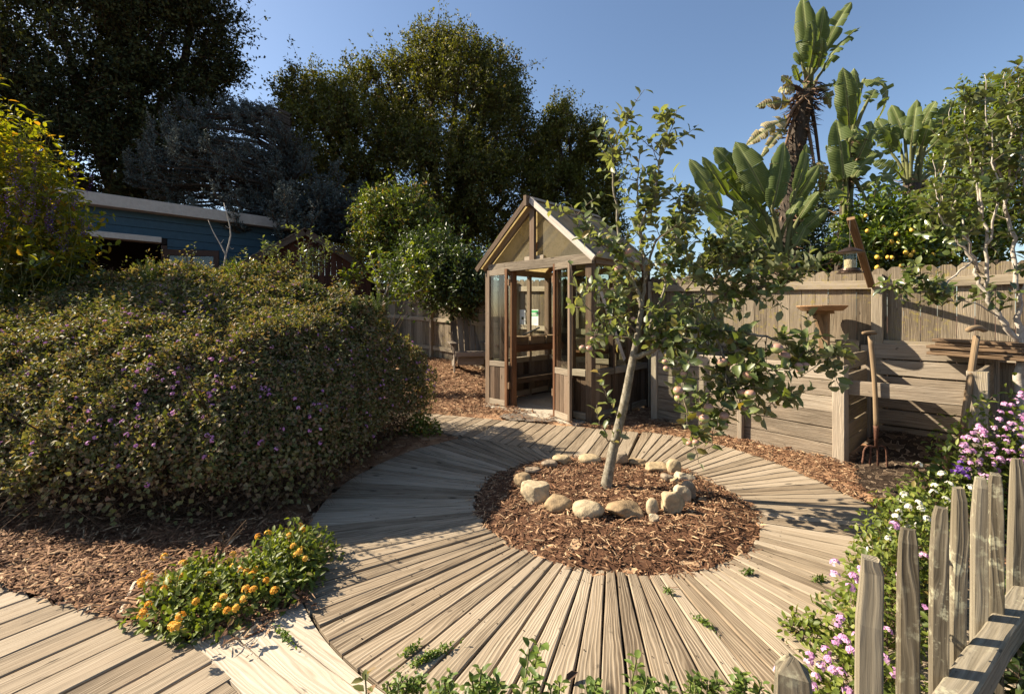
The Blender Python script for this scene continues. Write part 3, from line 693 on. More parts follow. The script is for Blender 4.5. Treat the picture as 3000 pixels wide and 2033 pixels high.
for x, y in ((0.045, 0.045), (GW - 0.05, 0.045), (0.045, GD - 0.045), (GW - 0.045, GD - 0.045)):
    part('corner_post', 'house', ((x, y, 0), (x, y, 1.935), 0.09, 0.09, XX))
SILL = 0.60
def wall(p, q, studs, nrm_, inner):
    """studs, sill, boards below, glass above between two corners"""
    p = np.array((*p, 0.0)); q = np.array((*q, 0.0)); L = np.linalg.norm(q - p); d = (q - p) / L; n = np.array((*nrm_, 0.0))
    xs = [0.0] + studs + [L]
    for st in studs:
        c = p + d * st; part('stud', 'house', (c, c + np.array((0, 0, 1.935)), 0.045, 0.07, d))
    for a, b_ in zip(xs[:-1], xs[1:]):
        a2 = a + (0.0 if a == 0 else 0.024); b2 = b_ - (0.0 if b_ == L else 0.024)
        part('sill', 'greywood', (p + d * a2 + n * 0.012 + np.array((0, 0, SILL)), p + d * b2 + n * 0.012 + np.array((0, 0, SILL)), 0.08, 0.075, ZZ))
        part('bottom_rail', 'greywood', (p + d * a2 + np.array((0, 0, 0.075)), p + d * b2 + np.array((0, 0, 0.075)), 0.08, 0.06, ZZ))
        m = max(1, round((b2 - a2) / 0.115)); w = (b2 - a2) / m
        for k in range(m):
            c = p + d * (a2 + w * (k + 0.5)); part('board', 'house', (c + np.array((0, 0, 0.117)), c + np.array((0, 0, SILL - 0.042)), w - 0.004, 0.018, d))
        g0, g1 = p + d * (a2 + 0.002), p + d * (b2 - 0.002)
        quad_pane('pane', [g0 + (0, 0, SILL + 0.041), g1 + (0, 0, SILL + 0.041), g1 + (0, 0, 1.93), g0 + (0, 0, 1.93)])
wall((0.09, 0.045), (0.52, 0.045), [0.215], (0, -1), 1)
wall((1.37, 0.045), (GW - 0.095, 0.045), [0.215], (0, -1), 1)
wall((GW - 0.045, 0.09), (GW - 0.045, GD - 0.09), [0.42, 0.84], (1, 0), 1)
wall((0.045, 0.09), (0.045, GD - 0.09), [0.42, 0.84], (-1, 0), 1)
wall((0.09, GD - 0.045), (GW - 0.09, GD - 0.045), [0.43, 0.86, 1.29], (0, 1), 1)
for x in (0.545, 1.345): part('door_jamb', 'redwood', ((x, 0.045, 0), (x, 0.045, 1.935), 0.05, 0.085, XX))
part('header_beam', 'greywood', ((0.10, -0.004, 1.985), (GW + 0.02, -0.004, 1.985), 0.125, 0.06, ZZ))
part('top_plate', 'house', ((0.03, 0.07, 1.98), (0.03, GD, 1.98), 0.09, 0.09, ZZ)); part('top_plate', 'house', ((GW - 0.03, 0.07, 1.98), (GW - 0.03, GD, 1.98), 0.09, 0.09, ZZ))
part('top_plate', 'house', ((0.08, GD - 0.045, 1.98), (GW - 0.08, GD - 0.045, 1.98), 0.09, 0.07, ZZ))
part('ridge_beam', 'house', ((GW / 2, -0.16, GA - 0.02), (GW / 2, GD + 0.08, GA - 0.02), 0.14, 0.05, ZZ))
sl = unit((GW / 2, 0, GA - GE)); up_n = np.array((-sl[2], 0, sl[0]))
for y, nm in ((0.02, 'rafter'), (0.70, 'rafter'), (GD - 0.02, 'rafter')):
    for sgn in (-1, 1):
        foot = np.array((GW / 2 + sgn * (GW / 2 + 0.04), y, GE - 0.04)); top = np.array((GW / 2 + sgn * 0.03, y, GA - 0.065))
        part(nm, 'redwood' if y > 0.1 else 'house', (foot, top, 0.09, 0.045, ZZ))
for sgn, mt, lb in ((-1, 'house', None), (1, 'whitewood', 'sunlit pale rake board of the right roof edge')):  # sunlight on the right edge is put into its paler wood
    foot = np.array((GW / 2 + sgn * (GW / 2 + 0.09), -0.09, GE - 0.055)); top = np.array((GW / 2 + sgn * 0.028, -0.09, GA + 0.0))
    part('rake_board', mt, (foot, top, 0.075, 0.03, ZZ), label=lb)
part('king_post', 'house', ((GW / 2, 0.0, 2.05), (GW / 2, 0.0, GA - 0.1), 0.085, 0.05, XX))
part('gusset', 'greywood', ((GW / 2 - 0.17, 0.028, 2.075), (GW / 2 + 0.17, 0.028, 2.075), 0.06, 0.02, ZZ))
gz = 2.05
quad_pane('gable_panel', [(0.13, 0.045, gz), (GW / 2 - 0.045, 0.045, gz), (GW / 2 - 0.045, 0.045, GA - 0.13)], 'gablepanel'); quad_pane('gable_panel', [(GW / 2 + 0.045, 0.045, gz), (GW - 0.13, 0.045, gz), (GW / 2 + 0.045, 0.045, GA - 0.13)], 'gablepanel')
quad_pane('gable_panel', [(0.13, GD - 0.03, gz), (GW - 0.13, GD - 0.03, gz), (GW / 2, GD - 0.03, GA - 0.1)], 'gablepanel')
for sgn in (-1, 1):
    ys = [-0.075, 0.45, 0.96, GD + 0.07]
    for y0, y1 in zip(ys[:-1], ys[1:]):
        f = lambda y, k: np.array((GW / 2 + sgn * (0.035 + (GW / 2 + 0.07 - 0.035) * k), y, GA + 0.0 - (GA - GE + 0.035) * k))
        P = [f(y0 + 0.003, 1), f(y1 - 0.003, 1), f(y1 - 0.003, 0), f(y0 + 0.003, 0)]
        if sgn < 0: P = P[::-1]
        quad_pane('roof_panel', P, 'roofpanel', th=0.008)
    for y in ys[1:-1]:
        part('batten', 'greywood', (f(y, 0.98) + (0, 0, 0.022), f(y, 0.02) + (0, 0, 0.022), 0.028, 0.018, YY))
    part('ridge_cap', 'greywood', (np.array((GW / 2 + sgn * 0.06, -0.06, GA + 0.012)), np.array((GW / 2 + sgn * 0.06, GD + 0.06, GA + 0.012)), 0.07, 0.014, (sl[0] * sgn * -1, 0, sl[2])))
def door_leaf(hinge, ang, sgn):
    e = np.array((math.cos(ang), math.sin(ang), 0.0)); h = np.array((*hinge, 0.0)); W = 0.40; zb, zt = 0.03, 1.955; n = np.array((-e[1], e[0], 0))
    leaf = empty('door', (0, 0, 0)); leaf.parent = gh
    pt = lambda x, z: h + e * x + np.array((0, 0, z))
    for x in (0.024, W - 0.024): part('stile', 'redwood' if x < 0.1 else 'house', (pt(x, zb), pt(x, zt), 0.046, 0.036, e), parent=leaf)
    for z, w in ((zb + 0.04, 0.08), (0.615, 0.075), (zt - 0.04, 0.08)): part('door_rail', 'greywood', (pt(0.048, z), pt(W - 0.048, z), w, 0.034, ZZ), parent=leaf)
    wd = (W - 0.098) / 3
    for k in range(3):
        x = 0.049 + wd * (k + 0.5); part('board', 'house', (pt(x, zb + 0.082), pt(x, 0.575), wd - 0.003, 0.018, e), parent=leaf)
    quad_pane('pane', [pt(0.048, 0.655), pt(W - 0.048, 0.655), pt(W - 0.048, zt - 0.082), pt(0.048, zt - 0.082)], parent=leaf)
    for z in (0.28, 1.72): part('hinge', 'hinge', (pt(-0.022, z), pt(-0.022, z + 0.09), 0.03, 0.028, e), parent=leaf)
    return leaf
door_leaf((0.53, -0.055), math.pi + 0.02, 1); door_leaf((1.36, -0.055), -0.36, 1)
part('diagonal_brace', 'whitewood', ((GW - 0.02, 0.15, 1.70), (GW - 0.02, 0.78, 0.72), 0.06, 0.015, (0, 0.8, 0.6)))
for k in range(3):                                                          # paved floor
    b = MB(); b.box((0.95, -0.03 + k * 0.5 + 0.1, -0.008), (1.7, 0.49, 0.05), XX, YY, cham=0.008); b.build('floor_slab', 'concrete', gh, local=True)
part('bench_top', 'redwood', ((0.10, 0.12, 0.85), (0.10, GD - 0.12, 0.85), 0.03, 0.03, ZZ), ((0.27, 0.12, 0.85), (0.27, GD - 0.12, 0.85), 0.28, 0.03, XX), ((0.42, 0.12, 0.815), (0.42, GD - 0.12, 0.815), 0.10, 0.025, ZZ))
part('lower_shelf', 'house', ((0.27, 0.12, 0.36), (0.27, GD - 0.12, 0.36), 0.28, 0.03, XX), ((0.415, 0.12, 0.34), (0.415, GD - 0.12, 0.34), 0.08, 0.022, ZZ))
part('bench_top', 'redwood', ((GW - 0.27, 0.12, 0.85), (GW - 0.27, GD - 0.12, 0.85), 0.30, 0.03, XX), ((GW - 0.42, 0.12, 0.815), (GW - 0.42, GD - 0.12, 0.815), 0.10, 0.025, ZZ))
def gh_world(x, y, z): return np.array((-0.40, 6.783, 0)) + np.array((*A_G, 0)) * x + np.array((*B_G, 0)) * y + np.array((0, 0, z))
def crate(x, y, z, l, w, h, label, mat='crate'):
    t = empty('seed_tray', gh_world(x, y, z), gh.rotation_euler[2], label=label, cat='tray', group='wooden trays on the greenhouse benches')
    for sy in (-1, 1): part('side_panel', mat, ((-w / 2, sy * (l / 2 - 0.008), h / 2), (w / 2, sy * (l / 2 - 0.008), h / 2), h, 0.014, ZZ), parent=t)
    for sx in (-1, 1): part('end_panel', mat, ((sx * (w / 2 - 0.008), -l / 2 + 0.018, h / 2), (sx * (w / 2 - 0.008), l / 2 - 0.018, h / 2), h, 0.014, ZZ), parent=t)
    part('tray_bottom', mat, ((0, -l / 2 + 0.018, 0.008), (0, l / 2 - 0.018, 0.008), w - 0.034, 0.014, XX), parent=t)
crate(0.26, 0.36, 0.867, 0.34, 0.28, 0.12, 'brown wooden tray on the greenhouse bench, nearest the doors', 'oldboard')
crate(0.26, 0.74, 0.867, 0.34, 0.28, 0.12, 'brown wooden tray in the middle of the far greenhouse bench', 'oldboard')
crate(0.26, 1.12, 0.867, 0.34, 0.28, 0.12, 'brown wooden tray at the inner end of the far greenhouse bench', 'oldboard')
crate(GW - 0.26, 0.40, 0.867, 0.40, 0.28, 0.14, 'pale wooden tray behind the side window of the greenhouse')
crate(GW - 0.26, 0.92, 0.867, 0.40, 0.28, 0.14, 'pale wooden tray at the back of the side window bench')
tool = MB(); a = gh_world(0.22, 0.60, 1.0); tool.tube([a, a + np.array((0.12, 0.12, 0.05)), a + np.array((0.26, 0.25, 0.11))], [0.012, 0.012, 0.016], 8)
tool.build('trowel', 'steel', loc=a, label='grey metal hand tool lying across the bench trays', cat='tool')
# two paper notices pinned to the fence, seen through the greenhouse
def notice(s, z0, w, h, label, green):
    p = v3(fence_pt(s, 0.0135)); e = -np.array((*E_F, 0)); n = np.array((-N_F[0], -N_F[1], 0))
    t = empty('notice', p + (0, 0, z0), label=label, cat='notice')
    def card(nm, x0, x1, za, zb, off, mat):
        q = [p + e * x + n * off + np.array((0, 0, z0 + z)) for x, z in ((x0, za), (x1, za), (x1, zb), (x0, zb))]
        P = np.vstack((q, [k - n * 0.002 for k in q])); F = [(0, 1, 2, 3), (7, 6, 5, 4)] + [(i, i + 4, (i + 1) % 4 + 4, (i + 1) % 4) for i in range(4)]
        make(nm, P, F, mat, t)
    card('sheet', -w / 2, w / 2, 0, h, 0.002, 'paper')
    if green:
        card('header', -w / 2 + .008, w / 2 - .008, h * 0.60, h * 0.95, 0.0045, 'green_print')
        for k in range(6): card('lettering', -w * 0.36 + k * w * 0.125, -w * 0.36 + k * w * 0.125 + w * 0.095, h * 0.715, h * 0.80, 0.007, 'paper')
        for k in range(5): card('lettering', -w * 0.26 + k * w * 0.11, -w * 0.26 + k * w * 0.11 + w * 0.075, h * 0.63, h * 0.68, 0.007, 'paper')
        for k in range(3): card('print_line', -w * 0.3, w * 0.3, h * (0.2 + .1 * k), h * (0.21 + .1 * k), 0.0045, 'concrete')
    else: card('picture', -w * 0.02, w * 0.26, h * 0.38, h * 0.55, 0.0045, 'shade')
notice(4.78, 1.12, 0.18, 0.29, 'white notice with green heading pinned to fence behind greenhouse', True)
notice(5.10, 1.12, 0.18, 0.29, 'white sheet with small dark picture pinned beside the green notice', False)

# ================================================================== THINGS THAT STAND IN THE GARDEN
# ---- compost bins
def pb(p, z): return np.array((p[0], p[1], z))
BA, BB, BC, BD, BE = np.array((1.80, 5.70)), np.array((2.93, 4.06)), np.array((3.50, 3.42)), np.array((3.66, 4.70)), np.array((4.26, 4.04))
bin1 = empty('compost_bin', pb(BB, 0), label='closed compost bin of wide silvery boards between greenhouse and garden fork', cat='compost bin')
def post(parent, p, h, w=0.09, mat='bin', d=None, z0=-0.03):
    b = MB(); b.bar(pb(p, z0), pb(p, h), w, w, side=(*(d if d is not None else E_F), 0), cham=0.005, rings=3, wob=0.0015); return b.build('post', mat, parent)
def boards(parent, p, q, zs, h, out, t=0.032, mat='bin', gap=0.006, zf=None, **kw):
    for z in zs:
        b = MB(); o = np.array(out) * random.uniform(0, 0.004)
        b.bar(pb(p + o, z + h / 2), pb(q + o, z + h / 2 + random.uniform(-.004, .004)), h - gap, t, side=(0, 0, 1), cham=0.004, rings=6, wob=0.002); b.build('board', mat, parent, **kw)
dAB = unit(BB - BA); nAB = np.array((-dAB[1], dAB[0])) * -1
nAB = np.array((-0.83, -0.557))
post(bin1, BB, 0.86, 0.095, d=dAB); post(bin1, BA, 1.0, 0.085, d=dAB)
post(bin1, BA + (BB - BA) * 0.56 + nAB * 0.055, 0.42, 0.05, d=dAB)
boards(bin1, BA + dAB * 0.05, BB - dAB * 0.05, [0.0 + 0.143 * k for k in range(6)], 0.143, nAB)
e2 = unit(BD - BB)
boards(bin1, BB + e2 * 0.05, BD - e2 * 0.05, [0.02, 0.17, 0.32, 0.47, 0.62, 0.80], 0.143, (0, 0), t=0.03, mat='fence')
boards(bin1, BA + np.array((0.06, 0.05)), np.array((2.62, 5.74)), [0.15 * k for k in range(6)], 0.143, (0, 0), mat='fence')
boards(bin1, np.array((2.66, 5.70)), BD + np.array((-0.05, 0.03)), [0.15 * k for k in range(7)], 0.143, (0, 0), mat='fence')
bin2 = empty('compost_bin', pb((BC + BE) / 2, 0), label='open compost bin with one board across its front', cat='compost bin')
post(bin2, BC, 0.885, 0.115, mat='rail', d=unit(BC - BB)); post(bin2, BD, 1.0, 0.08, d=e2); post(bin2, BE, 0.93, 0.09, d=e2)
e3 = unit(BE - BD)
boards(bin2, BD + e3 * 0.05, BE - e3 * 0.05, [0.04, 0.205, 0.37, 0.535, 0.70, 0.862], 0.162, (0, 0), gap=0.012)
e4 = unit(BC - BB)
boards(bin2, BB + e4 * 0.055 + np.array((0.02, 0.03)), BC - e4 * 0.065 + np.array((0.02, 0.03)), [0.60], 0.13, (0, 0), mat='bin', label='tan board across the open front of the bin')
boards(bin2, BC + np.array((0.06, 0.05)), BE - np.array((0.05, 0.04)), [0.0, 0.15, 0.30, 0.45, 0.60, 0.74], 0.143, (0, 0), mat='fence')
ledge = MB(); ledge.bar(pb(BD + np.array((-1.0, 1.08)), 1.035), pb(BD + np.array((-0.06, 0.06)), 1.035), 0.09, 0.03, side=(*N_F, 0)); ledge.build('ledge', 'rail', bin1)
ledge = MB(); ledge.bar(pb(BD + e3 * 0.06 + np.array((.03, .03)), 1.005), pb(BE + np.array((.03, .03)), 0.985), 0.07, 0.10, side=(*N_F, 0)); ledge.build('ledge', 'rail', bin2)
# stack of old boards across the corner of the open bin
sd = unit(np.array((0.62, -0.785, -0.03))); sw = np.array((0.785, 0.62, 0)); sc = np.array((4.10, 3.86, 0.0))
for k, nm in enumerate(('lowest old board in the stack on the open bin', 'old board just above the lowest in the stack on the bin', 'middle old board of the stack on the open bin', 'old board just under the topmost in the stack on the bin', 'topmost rusty brown board of the stack on the open bin')):
    b = MB(); b.box(sc + np.array((0, 0, 0.950 + 0.030 * k)) + sd * random.uniform(-.03, .03), (0.78, 0.25 + random.uniform(-.03, .02), 0.026), sd, sw, cham=0.004, rings=6, wob=0.003)
    b.build('old_board', 'oldboard', loc=sc + np.array((0, 0, 0.935 + 0.030 * k)), label=nm, cat='board', group='old boards stacked on the bin')

# ---- garden fork and spade with T handles
fork = empty('garden_fork', (3.07, 3.84, 0.02), label='garden fork with rusty tines and wooden T handle before open bin', cat='fork')
ft = at(2549, 985, 3.87); fb = at(2567, 1255, 3.85); fh = at(2566, 1310, 3.845)
b = MB(); b.tube(curve([ft, (ft * 0.5 + fb * 0.5) + np.array((0.012, 0, 0)), fb], 10), np.linspace(0.017, 0.02, 10)[:len(curve([ft, ft, fb], 10))] if False else 0.0185, 10); b.build('shaft', 'handle', fork, smooth=True)
b = MB(); b.tube(curve([at(2527, 976, 3.86), at(2549, 974, 3.865), at(2567, 976, 3.87)], 6), [0.012, 0.016, 0.017, 0.017, 0.016, 0.016, 0.012][:len(curve([at(2527, 976, 3.86), at(2549, 974, 3.865), at(2567, 976, 3.87)], 6))], 10); b.build('handle', 'handle', fork, smooth=True)
b = MB(); b.tube([fb + (fb - ft) * -0.03, fb, fh], [0.021, 0.019, 0.011], 10); b.build('socket', 'rust', fork, smooth=True)
for k, (u0, u1, vb) in enumerate(((2532, 2526, 1358), (2551, 2549, 1364), (2572, 2572, 1366), (2596, 2599, 1372))):
    top = at(u0 + (0 if k in (1, 2) else 0), 1309 if k in (1, 2) else 1318, 3.845); tip = at(u1, vb, 3.83)
    pts = curve([fh, at((2566 * 0.35 + u0 * 0.65), 1306, 3.845), top, (top + tip) / 2, tip], 12) if k in (0, 3) else curve([at(u0, 1306, 3.845), (top + tip) / 2, tip], 8)
    r = np.full(len(pts), 0.0075); r[-2:] = 0.0095; r[-1] = 0.004
    b = MB(); b.tube(pts, r, 6); b.build('tine', 'rust', fork, smooth=True)
spade = empty('garden_spade', (3.34, 3.42, 0.02), label='garden spade with rusty blade leaning on the bin post by pink lantana', cat='spade')
st_, sb_, sh_ = at(2861, 985, 3.46), at(2822, 1250, 3.36), at(2812, 1345, 3.33)
b = MB(); b.tube(curve([st_, (st_ + sb_) / 2, sb_], 8), 0.021, 10); b.build('shaft', 'handle', spade, smooth=True)
p3 = curve([at(2832, 968, 3.44), at(2861, 960, 3.45), at(2889, 968, 3.46)], 8)
b = MB(); b.tube(p3, [0.013] + [0.021] * (len(p3) - 2) + [0.013], 10); b.build('handle', 'handle', spade, smooth=True)
b = MB(); b.tube([sb_, (sb_ + sh_) / 2, sh_], [0.023, 0.019, 0.013], 10); b.build('socket', 'rust', spade, smooth=True)
xs = np.linspace(-1, 1, 7); V = []; F = []
for i, t in enumerate(np.linspace(0, 1, 6)):
    c = at(2812 - 12 * t, 1338 + 110 * t, 3.33 - 0.02 * t)
    for x in xs: V.append(c + np.array((x * 0.095 * (1 - 0.35 * max(0, t - 0.7)), 0.02 * x * x - 0.0, 0.0)))
n7 = len(V)
V += [p + np.array((0, 0.004, 0)) for p in V]
for i in range(5):
    for k in range(6):
        a = i * 7 + k; F.append((a, a + 1, a + 8, a + 7)); F.append((n7 + a, n7 + a + 7, n7 + a + 8, n7 + a + 1))
make('blade', V, F, 'rust', spade, smooth=True)

# ---- hanging bird feeder on its slanting timber
arm0 = v3(fence_pt(0.01, 0.125), 1.60); arm1 = at(2492, 640, 4.18)
arm = MB(); arm.bar(arm0, arm1, 0.062, 0.04, side=(0.7, -0.7, 0.1), cham=0.004, rings=4, wob=0.0015)
arm.build('feeder_arm', 'newpost', loc=arm0, label='slanting timber bolted to the fence post, holding the bird feeder', cat='post')
fc = at(2490, 800, 4.16); wt = arm1 + (arm0 - arm1) * 0.03; wt = np.array((fc[0], fc[1], arm1[2] - 0.02))
feeder = empty('bird_feeder', fc, label='bronze hanging bird feeder with clear tube of seed', cat='bird feeder')
V, F = lathe([(0.085, 0.0), (0.088, 0.018), (0.078, 0.024), (0.072, 0.042), (0.05, 0.044)], 24, fc); make('base', V, F, 'bronze', feeder, smooth=False)
V, F = lathe([(0.044, 0.044), (0.044, 0.12), (0.03, 0.124)], 20, fc); make('seed', V, F, 'seed', feeder)
V, F = lathe([(0.052, 0.045), (0.052, 0.185)], 24, fc); make('tube', V, F[:-2], 'glass', feeder, smooth=True)
V, F = lathe([(0.105, 0.183), (0.108, 0.188), (0.085, 0.205), (0.04, 0.228), (0.012, 0.238), (0.01, 0.26)], 24, fc); make('cap', V, F, 'bronze', feeder)
ring = [fc + np.array((0.103 * math.cos(a), 0.103 * math.sin(a), 0.002)) for a in np.linspace(0, 2 * math.pi, 25)]
b = MB(); b.tube(ring, 0.003, 5, cap=False); b.build('perch_ring', 'bronze', feeder)
b = MB(); b.tube([fc + np.array((0, 0, 0.255)), wt], 0.0022, 5); b.build('hanger', 'wire', feeder)

# ---- bird table: a shallow saucer on a bracketed post
tcn = at(2407, 897, 4.76)
bt = empty('bird_table', (tcn[0] + 0.1, tcn[1] + 0.06, 0.95), label='shallow wooden saucer on a bracketed post, before the fence', cat='bird table')
V, F = lathe([(0.175, -0.05), (0.185, -0.046), (0.226, -0.006), (0.229, 0.004), (0.222, 0.006), (0.18, -0.036), (0.02, -0.04)], 32, tcn); make('saucer', V, F, 'tray', bt, uv=[(V[i][0], V[i][1]) for f in F for i in f])
pp = np.array((tcn[0] + 0.075, tcn[1] + 0.07))
b = MB(); b.bar(pb(pp, 0.9), pb(pp, tcn[2] - 0.075), 0.088, 0.088, side=(*E_F, 0), cham=0.004); b.build('post', 'newpost', bt)
b = MB(); b.bar(pb(pp + np.array((-0.19, -0.07)), tcn[2] - 0.065), pb(pp + np.array((0.10, 0.05)), tcn[2] - 0.065), 0.088, 0.03, side=(0.3, -0.9, 0)); b.build('bracket', 'newpost', bt)
b = MB(); b.bar(pb(pp + np.array((-0.12, -0.05)), tcn[2] - 0.082), pb(pp + np.array((-0.035, -0.03)), tcn[2] - 0.30), 0.075, 0.036, side=(0.7, 0.3, 0.4)); b.build('brace', 'newpost', bt)

# ---- garden chair by the fence
def adirondack(loc, rz, label):
    t = empty('garden_chair', loc, rz, label=label, cat='chair')
    P = lambda nm, *bars: part(nm, 'chair', *bars, parent=t)
    for sx in (-1, 1):
        P('leg', ((sx * 0.30, -0.30, 0), (sx * 0.30, -0.30, 0.52), 0.10, 0.025, YY))
        P('side_rail', ((sx * 0.265, -0.34, 0.30), (sx * 0.265, 0.48, 0.06), 0.13, 0.025, ZZ))
        P('arm', ((sx * 0.335, -0.42, 0.54), (sx * 0.315, 0.34, 0.54), 0.13, 0.022, XX))
        P('arm_bracket', ((sx * 0.335, -0.30, 0.36), (sx * 0.335, -0.30, 0.525), 0.07, 0.022, YY))
    P('apron', ((-0.25, -0.35, 0.22), (0.25, -0.35, 0.22), 0.17, 0.022, ZZ))
    for k in range(5):
        y = -0.36 + k * 0.1; P('seat_slat', ((-0.29, y, 0.385 - k * 0.03), (0.29, y, 0.385 - k * 0.03), 0.09, 0.022, YY))
    P('seat_slat', ((-0.29, -0.415, 0.34), (0.29, -0.415, 0.34), 0.085, 0.022, ZZ))
    for k in range(5):
        x = (k - 2) * 0.108; top = 1.00 - 0.03 * (k - 2) ** 2 + 0.08
        P('back_slat', ((x, 0.10, 0.24), (x * 1.12, 0.44, top), 0.10, 0.02, XX))
    P('back_rail', ((-0.33, 0.30, 0.515), (0.33, 0.30, 0.515), 0.07, 0.022, YY))
cz = float(ground_z(-0.88, 9.1)) + 0.055
adirondack((-0.86, 8.95, cz), math.radians(13), 'grey slatted garden chair with wide arms by the fence')
adirondack((0.72, 7.98 + 0.12, 0.06), math.radians(-44 + 180), 'grey slatted garden chair glimpsed through the greenhouse windows') if False else None

# ---- blue outbuilding behind the hedge
HQ = np.array((-6.51, 13.0)); HB = -B_G; HN = A_G                 # wall runs from its far corner towards the camera's left
bl = empty('garden_building', v3(HQ, 0.5), label='blue clapboard outbuilding with pale eaves and wide dark doorway', cat='building')
def hp(s, off, z): p = HQ + HB * s + HN * off; return np.array((p[0], p[1], z))
def hbox(name, mat, s0, s1, o0, o1, z0, z1, parent=bl, **kw):
    b = MB(); b.box((hp(s0, o0, z0) + hp(s1, o1, z1)) / 2, (abs(s1 - s0), abs(o1 - o0), abs(z1 - z0)), v3(HB), v3(HN), cham=0.006); return b.build(name, mat, parent, **kw)
DO0, DO1 = 2.75, 6.9
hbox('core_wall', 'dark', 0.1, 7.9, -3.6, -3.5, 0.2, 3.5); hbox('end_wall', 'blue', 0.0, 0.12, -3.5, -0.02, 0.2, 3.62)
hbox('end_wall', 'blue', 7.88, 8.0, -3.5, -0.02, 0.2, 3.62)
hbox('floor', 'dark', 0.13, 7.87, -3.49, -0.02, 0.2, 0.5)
z = 0.4
while z < 3.66:
    for s0, s1 in (((0.09, DO0 - 0.06),) if z < 3.0 else ((0.09, 7.95),)):
        hbox('siding_board', 'blue', s0, s1, 0.0 + 0.004, 0.028, z, z + 0.192)
    z += 0.198
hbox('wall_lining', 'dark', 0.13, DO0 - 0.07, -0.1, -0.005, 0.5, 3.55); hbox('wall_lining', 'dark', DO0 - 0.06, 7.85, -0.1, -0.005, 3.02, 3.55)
hbox('corner_board', 'blue', 0.0, 0.085, -0.02, 0.045, 0.3, 3.65)
hbox('roof', 'roofing', -0.28, 8.3, -3.9, 0.30, 3.90, 3.98)
hbox('fascia', 'white', -0.30, 8.3, 0.303, 0.34, 3.72, 3.985)
hbox('soffit', 'white', -0.27, 8.3, 0.03, 0.30, 3.72, 3.75)
hbox('door_canopy', 'white', DO0 + 0.1, 8.0, 0.035, 0.34, 3.02, 3.15)
hbox('door_frame', 'brownpaint', DO0 - 0.05, DO0 + 0.05, -0.08, 0.05, 0.5, 3.0)
dl = empty('door', tuple(hp(DO0, 0.04, 0.5))); attach(dl, bl)
da = unit(HN * 0.55 - HB * 0.84)                                  # the leaf stands open against the wall
def dpt(x, z): p = HQ + HB * (DO0 + 0.02) + HN * 0.06 + da * x; return np.array((p[0], p[1], z))
def dbar(nm, mt, a, b_, w, t, sd):
    m = MB(); m.bar(a, b_, w, t, side=sd); o = m.build(nm, mt); o.parent = dl; o.matrix_parent_inverse = Matrix.Translation(dl.location).inverted() 
for x in (0.06, 1.14): dbar('stile', 'brownpaint', dpt(x, 0.55), dpt(x, 2.9), 0.12, 0.045, v3(da))
for zz, w in ((0.72, 0.3), (1.62, 0.05), (2.26, 0.05), (2.83, 0.14)): dbar('door_rail', 'brownpaint', dpt(0.12, zz), dpt(1.08, zz), w, 0.043, ZZ)
dbar('muntin', 'brownpaint', dpt(0.6, 0.87), dpt(0.6, 2.76), 0.05, 0.04, v3(da))
m = MB(); m.bar(dpt(0.12, 1.8), dpt(1.08, 1.8), 1.9, 0.006, side=ZZ); o = m.build('pane', 'glass'); o.parent = dl; o.matrix_parent_inverse = Matrix.Translation(dl.location).inverted()

# ---- small brown shed with shingled gable roof
shc = np.array((-5.05, 11.2)); shed = empty('garden_shed', v3(shc, 0.35), label='small dark brown shed with shingled gable roof behind the hedge', cat='shed')
sx_, sy_ = unit((0.97, 0.24)), unit((-0.24, 0.97)); ap, ev, hw = 3.42, 2.35, 1.75
def sp(x, y, z): p = shc + sx_ * x + sy_ * y; return np.array((p[0], p[1], z))
for k in range(22):
    x = -1.45 + k * 0.138; zt = ap - 0.12 - abs(x) * (ap - ev) / hw
    m = MB(); m.bar(sp(x, 0, 0.3), sp(x, 0, zt), 0.132, 0.02, side=v3(sx_)); m.build('board', 'shedwall', shed)
m = MB(); m.bar(sp(-1.4, 0.1, 1.3), sp(1.4, 0.1, 1.3), 2.0, 0.03, side=ZZ); m.build('gap_lining', 'shedwall', shed)  # lining added behind the boards to stop light through their gaps
for sg in (-1, 1):
    m = MB(); m.bar(sp(sg * 1.5, 0.02, 1.3), sp(sg * 1.5, 1.8, 1.3), 2.0, 0.03, side=ZZ); m.build('side_wall', 'shedwall', shed)
    m = MB(); m.bar(sp(sg * 0.02, -0.16, ap - 0.10), sp(sg * (hw + 0.1), -0.16, ev - 0.16), 0.14, 0.035, side=ZZ); m.build('rake_board', 'shingle', shed)
    for r in range(9):
        f0, f1 = 1 - r / 9.0, 1 - (r + 1.35) / 9.0; f1 = max(f1, 0.0)
        for c in range(9):
            y0 = -0.2 + c * 0.245; j = random.uniform(-.012, .012)
            a = sp(sg * (hw + 0.1) * f0, y0 + 0.12, ap - (ap - ev + 0.06) * f0 + 0.012 + j); b_ = sp(sg * (hw + 0.1) * f1, y0 + 0.12, ap - (ap - ev + 0.06) * f1 - 0.004 + j)
            m = MB(); m.bar(a, b_, 0.238, 0.018, side=v3(sy_)); m.build('shingle', 'shingle', shed)

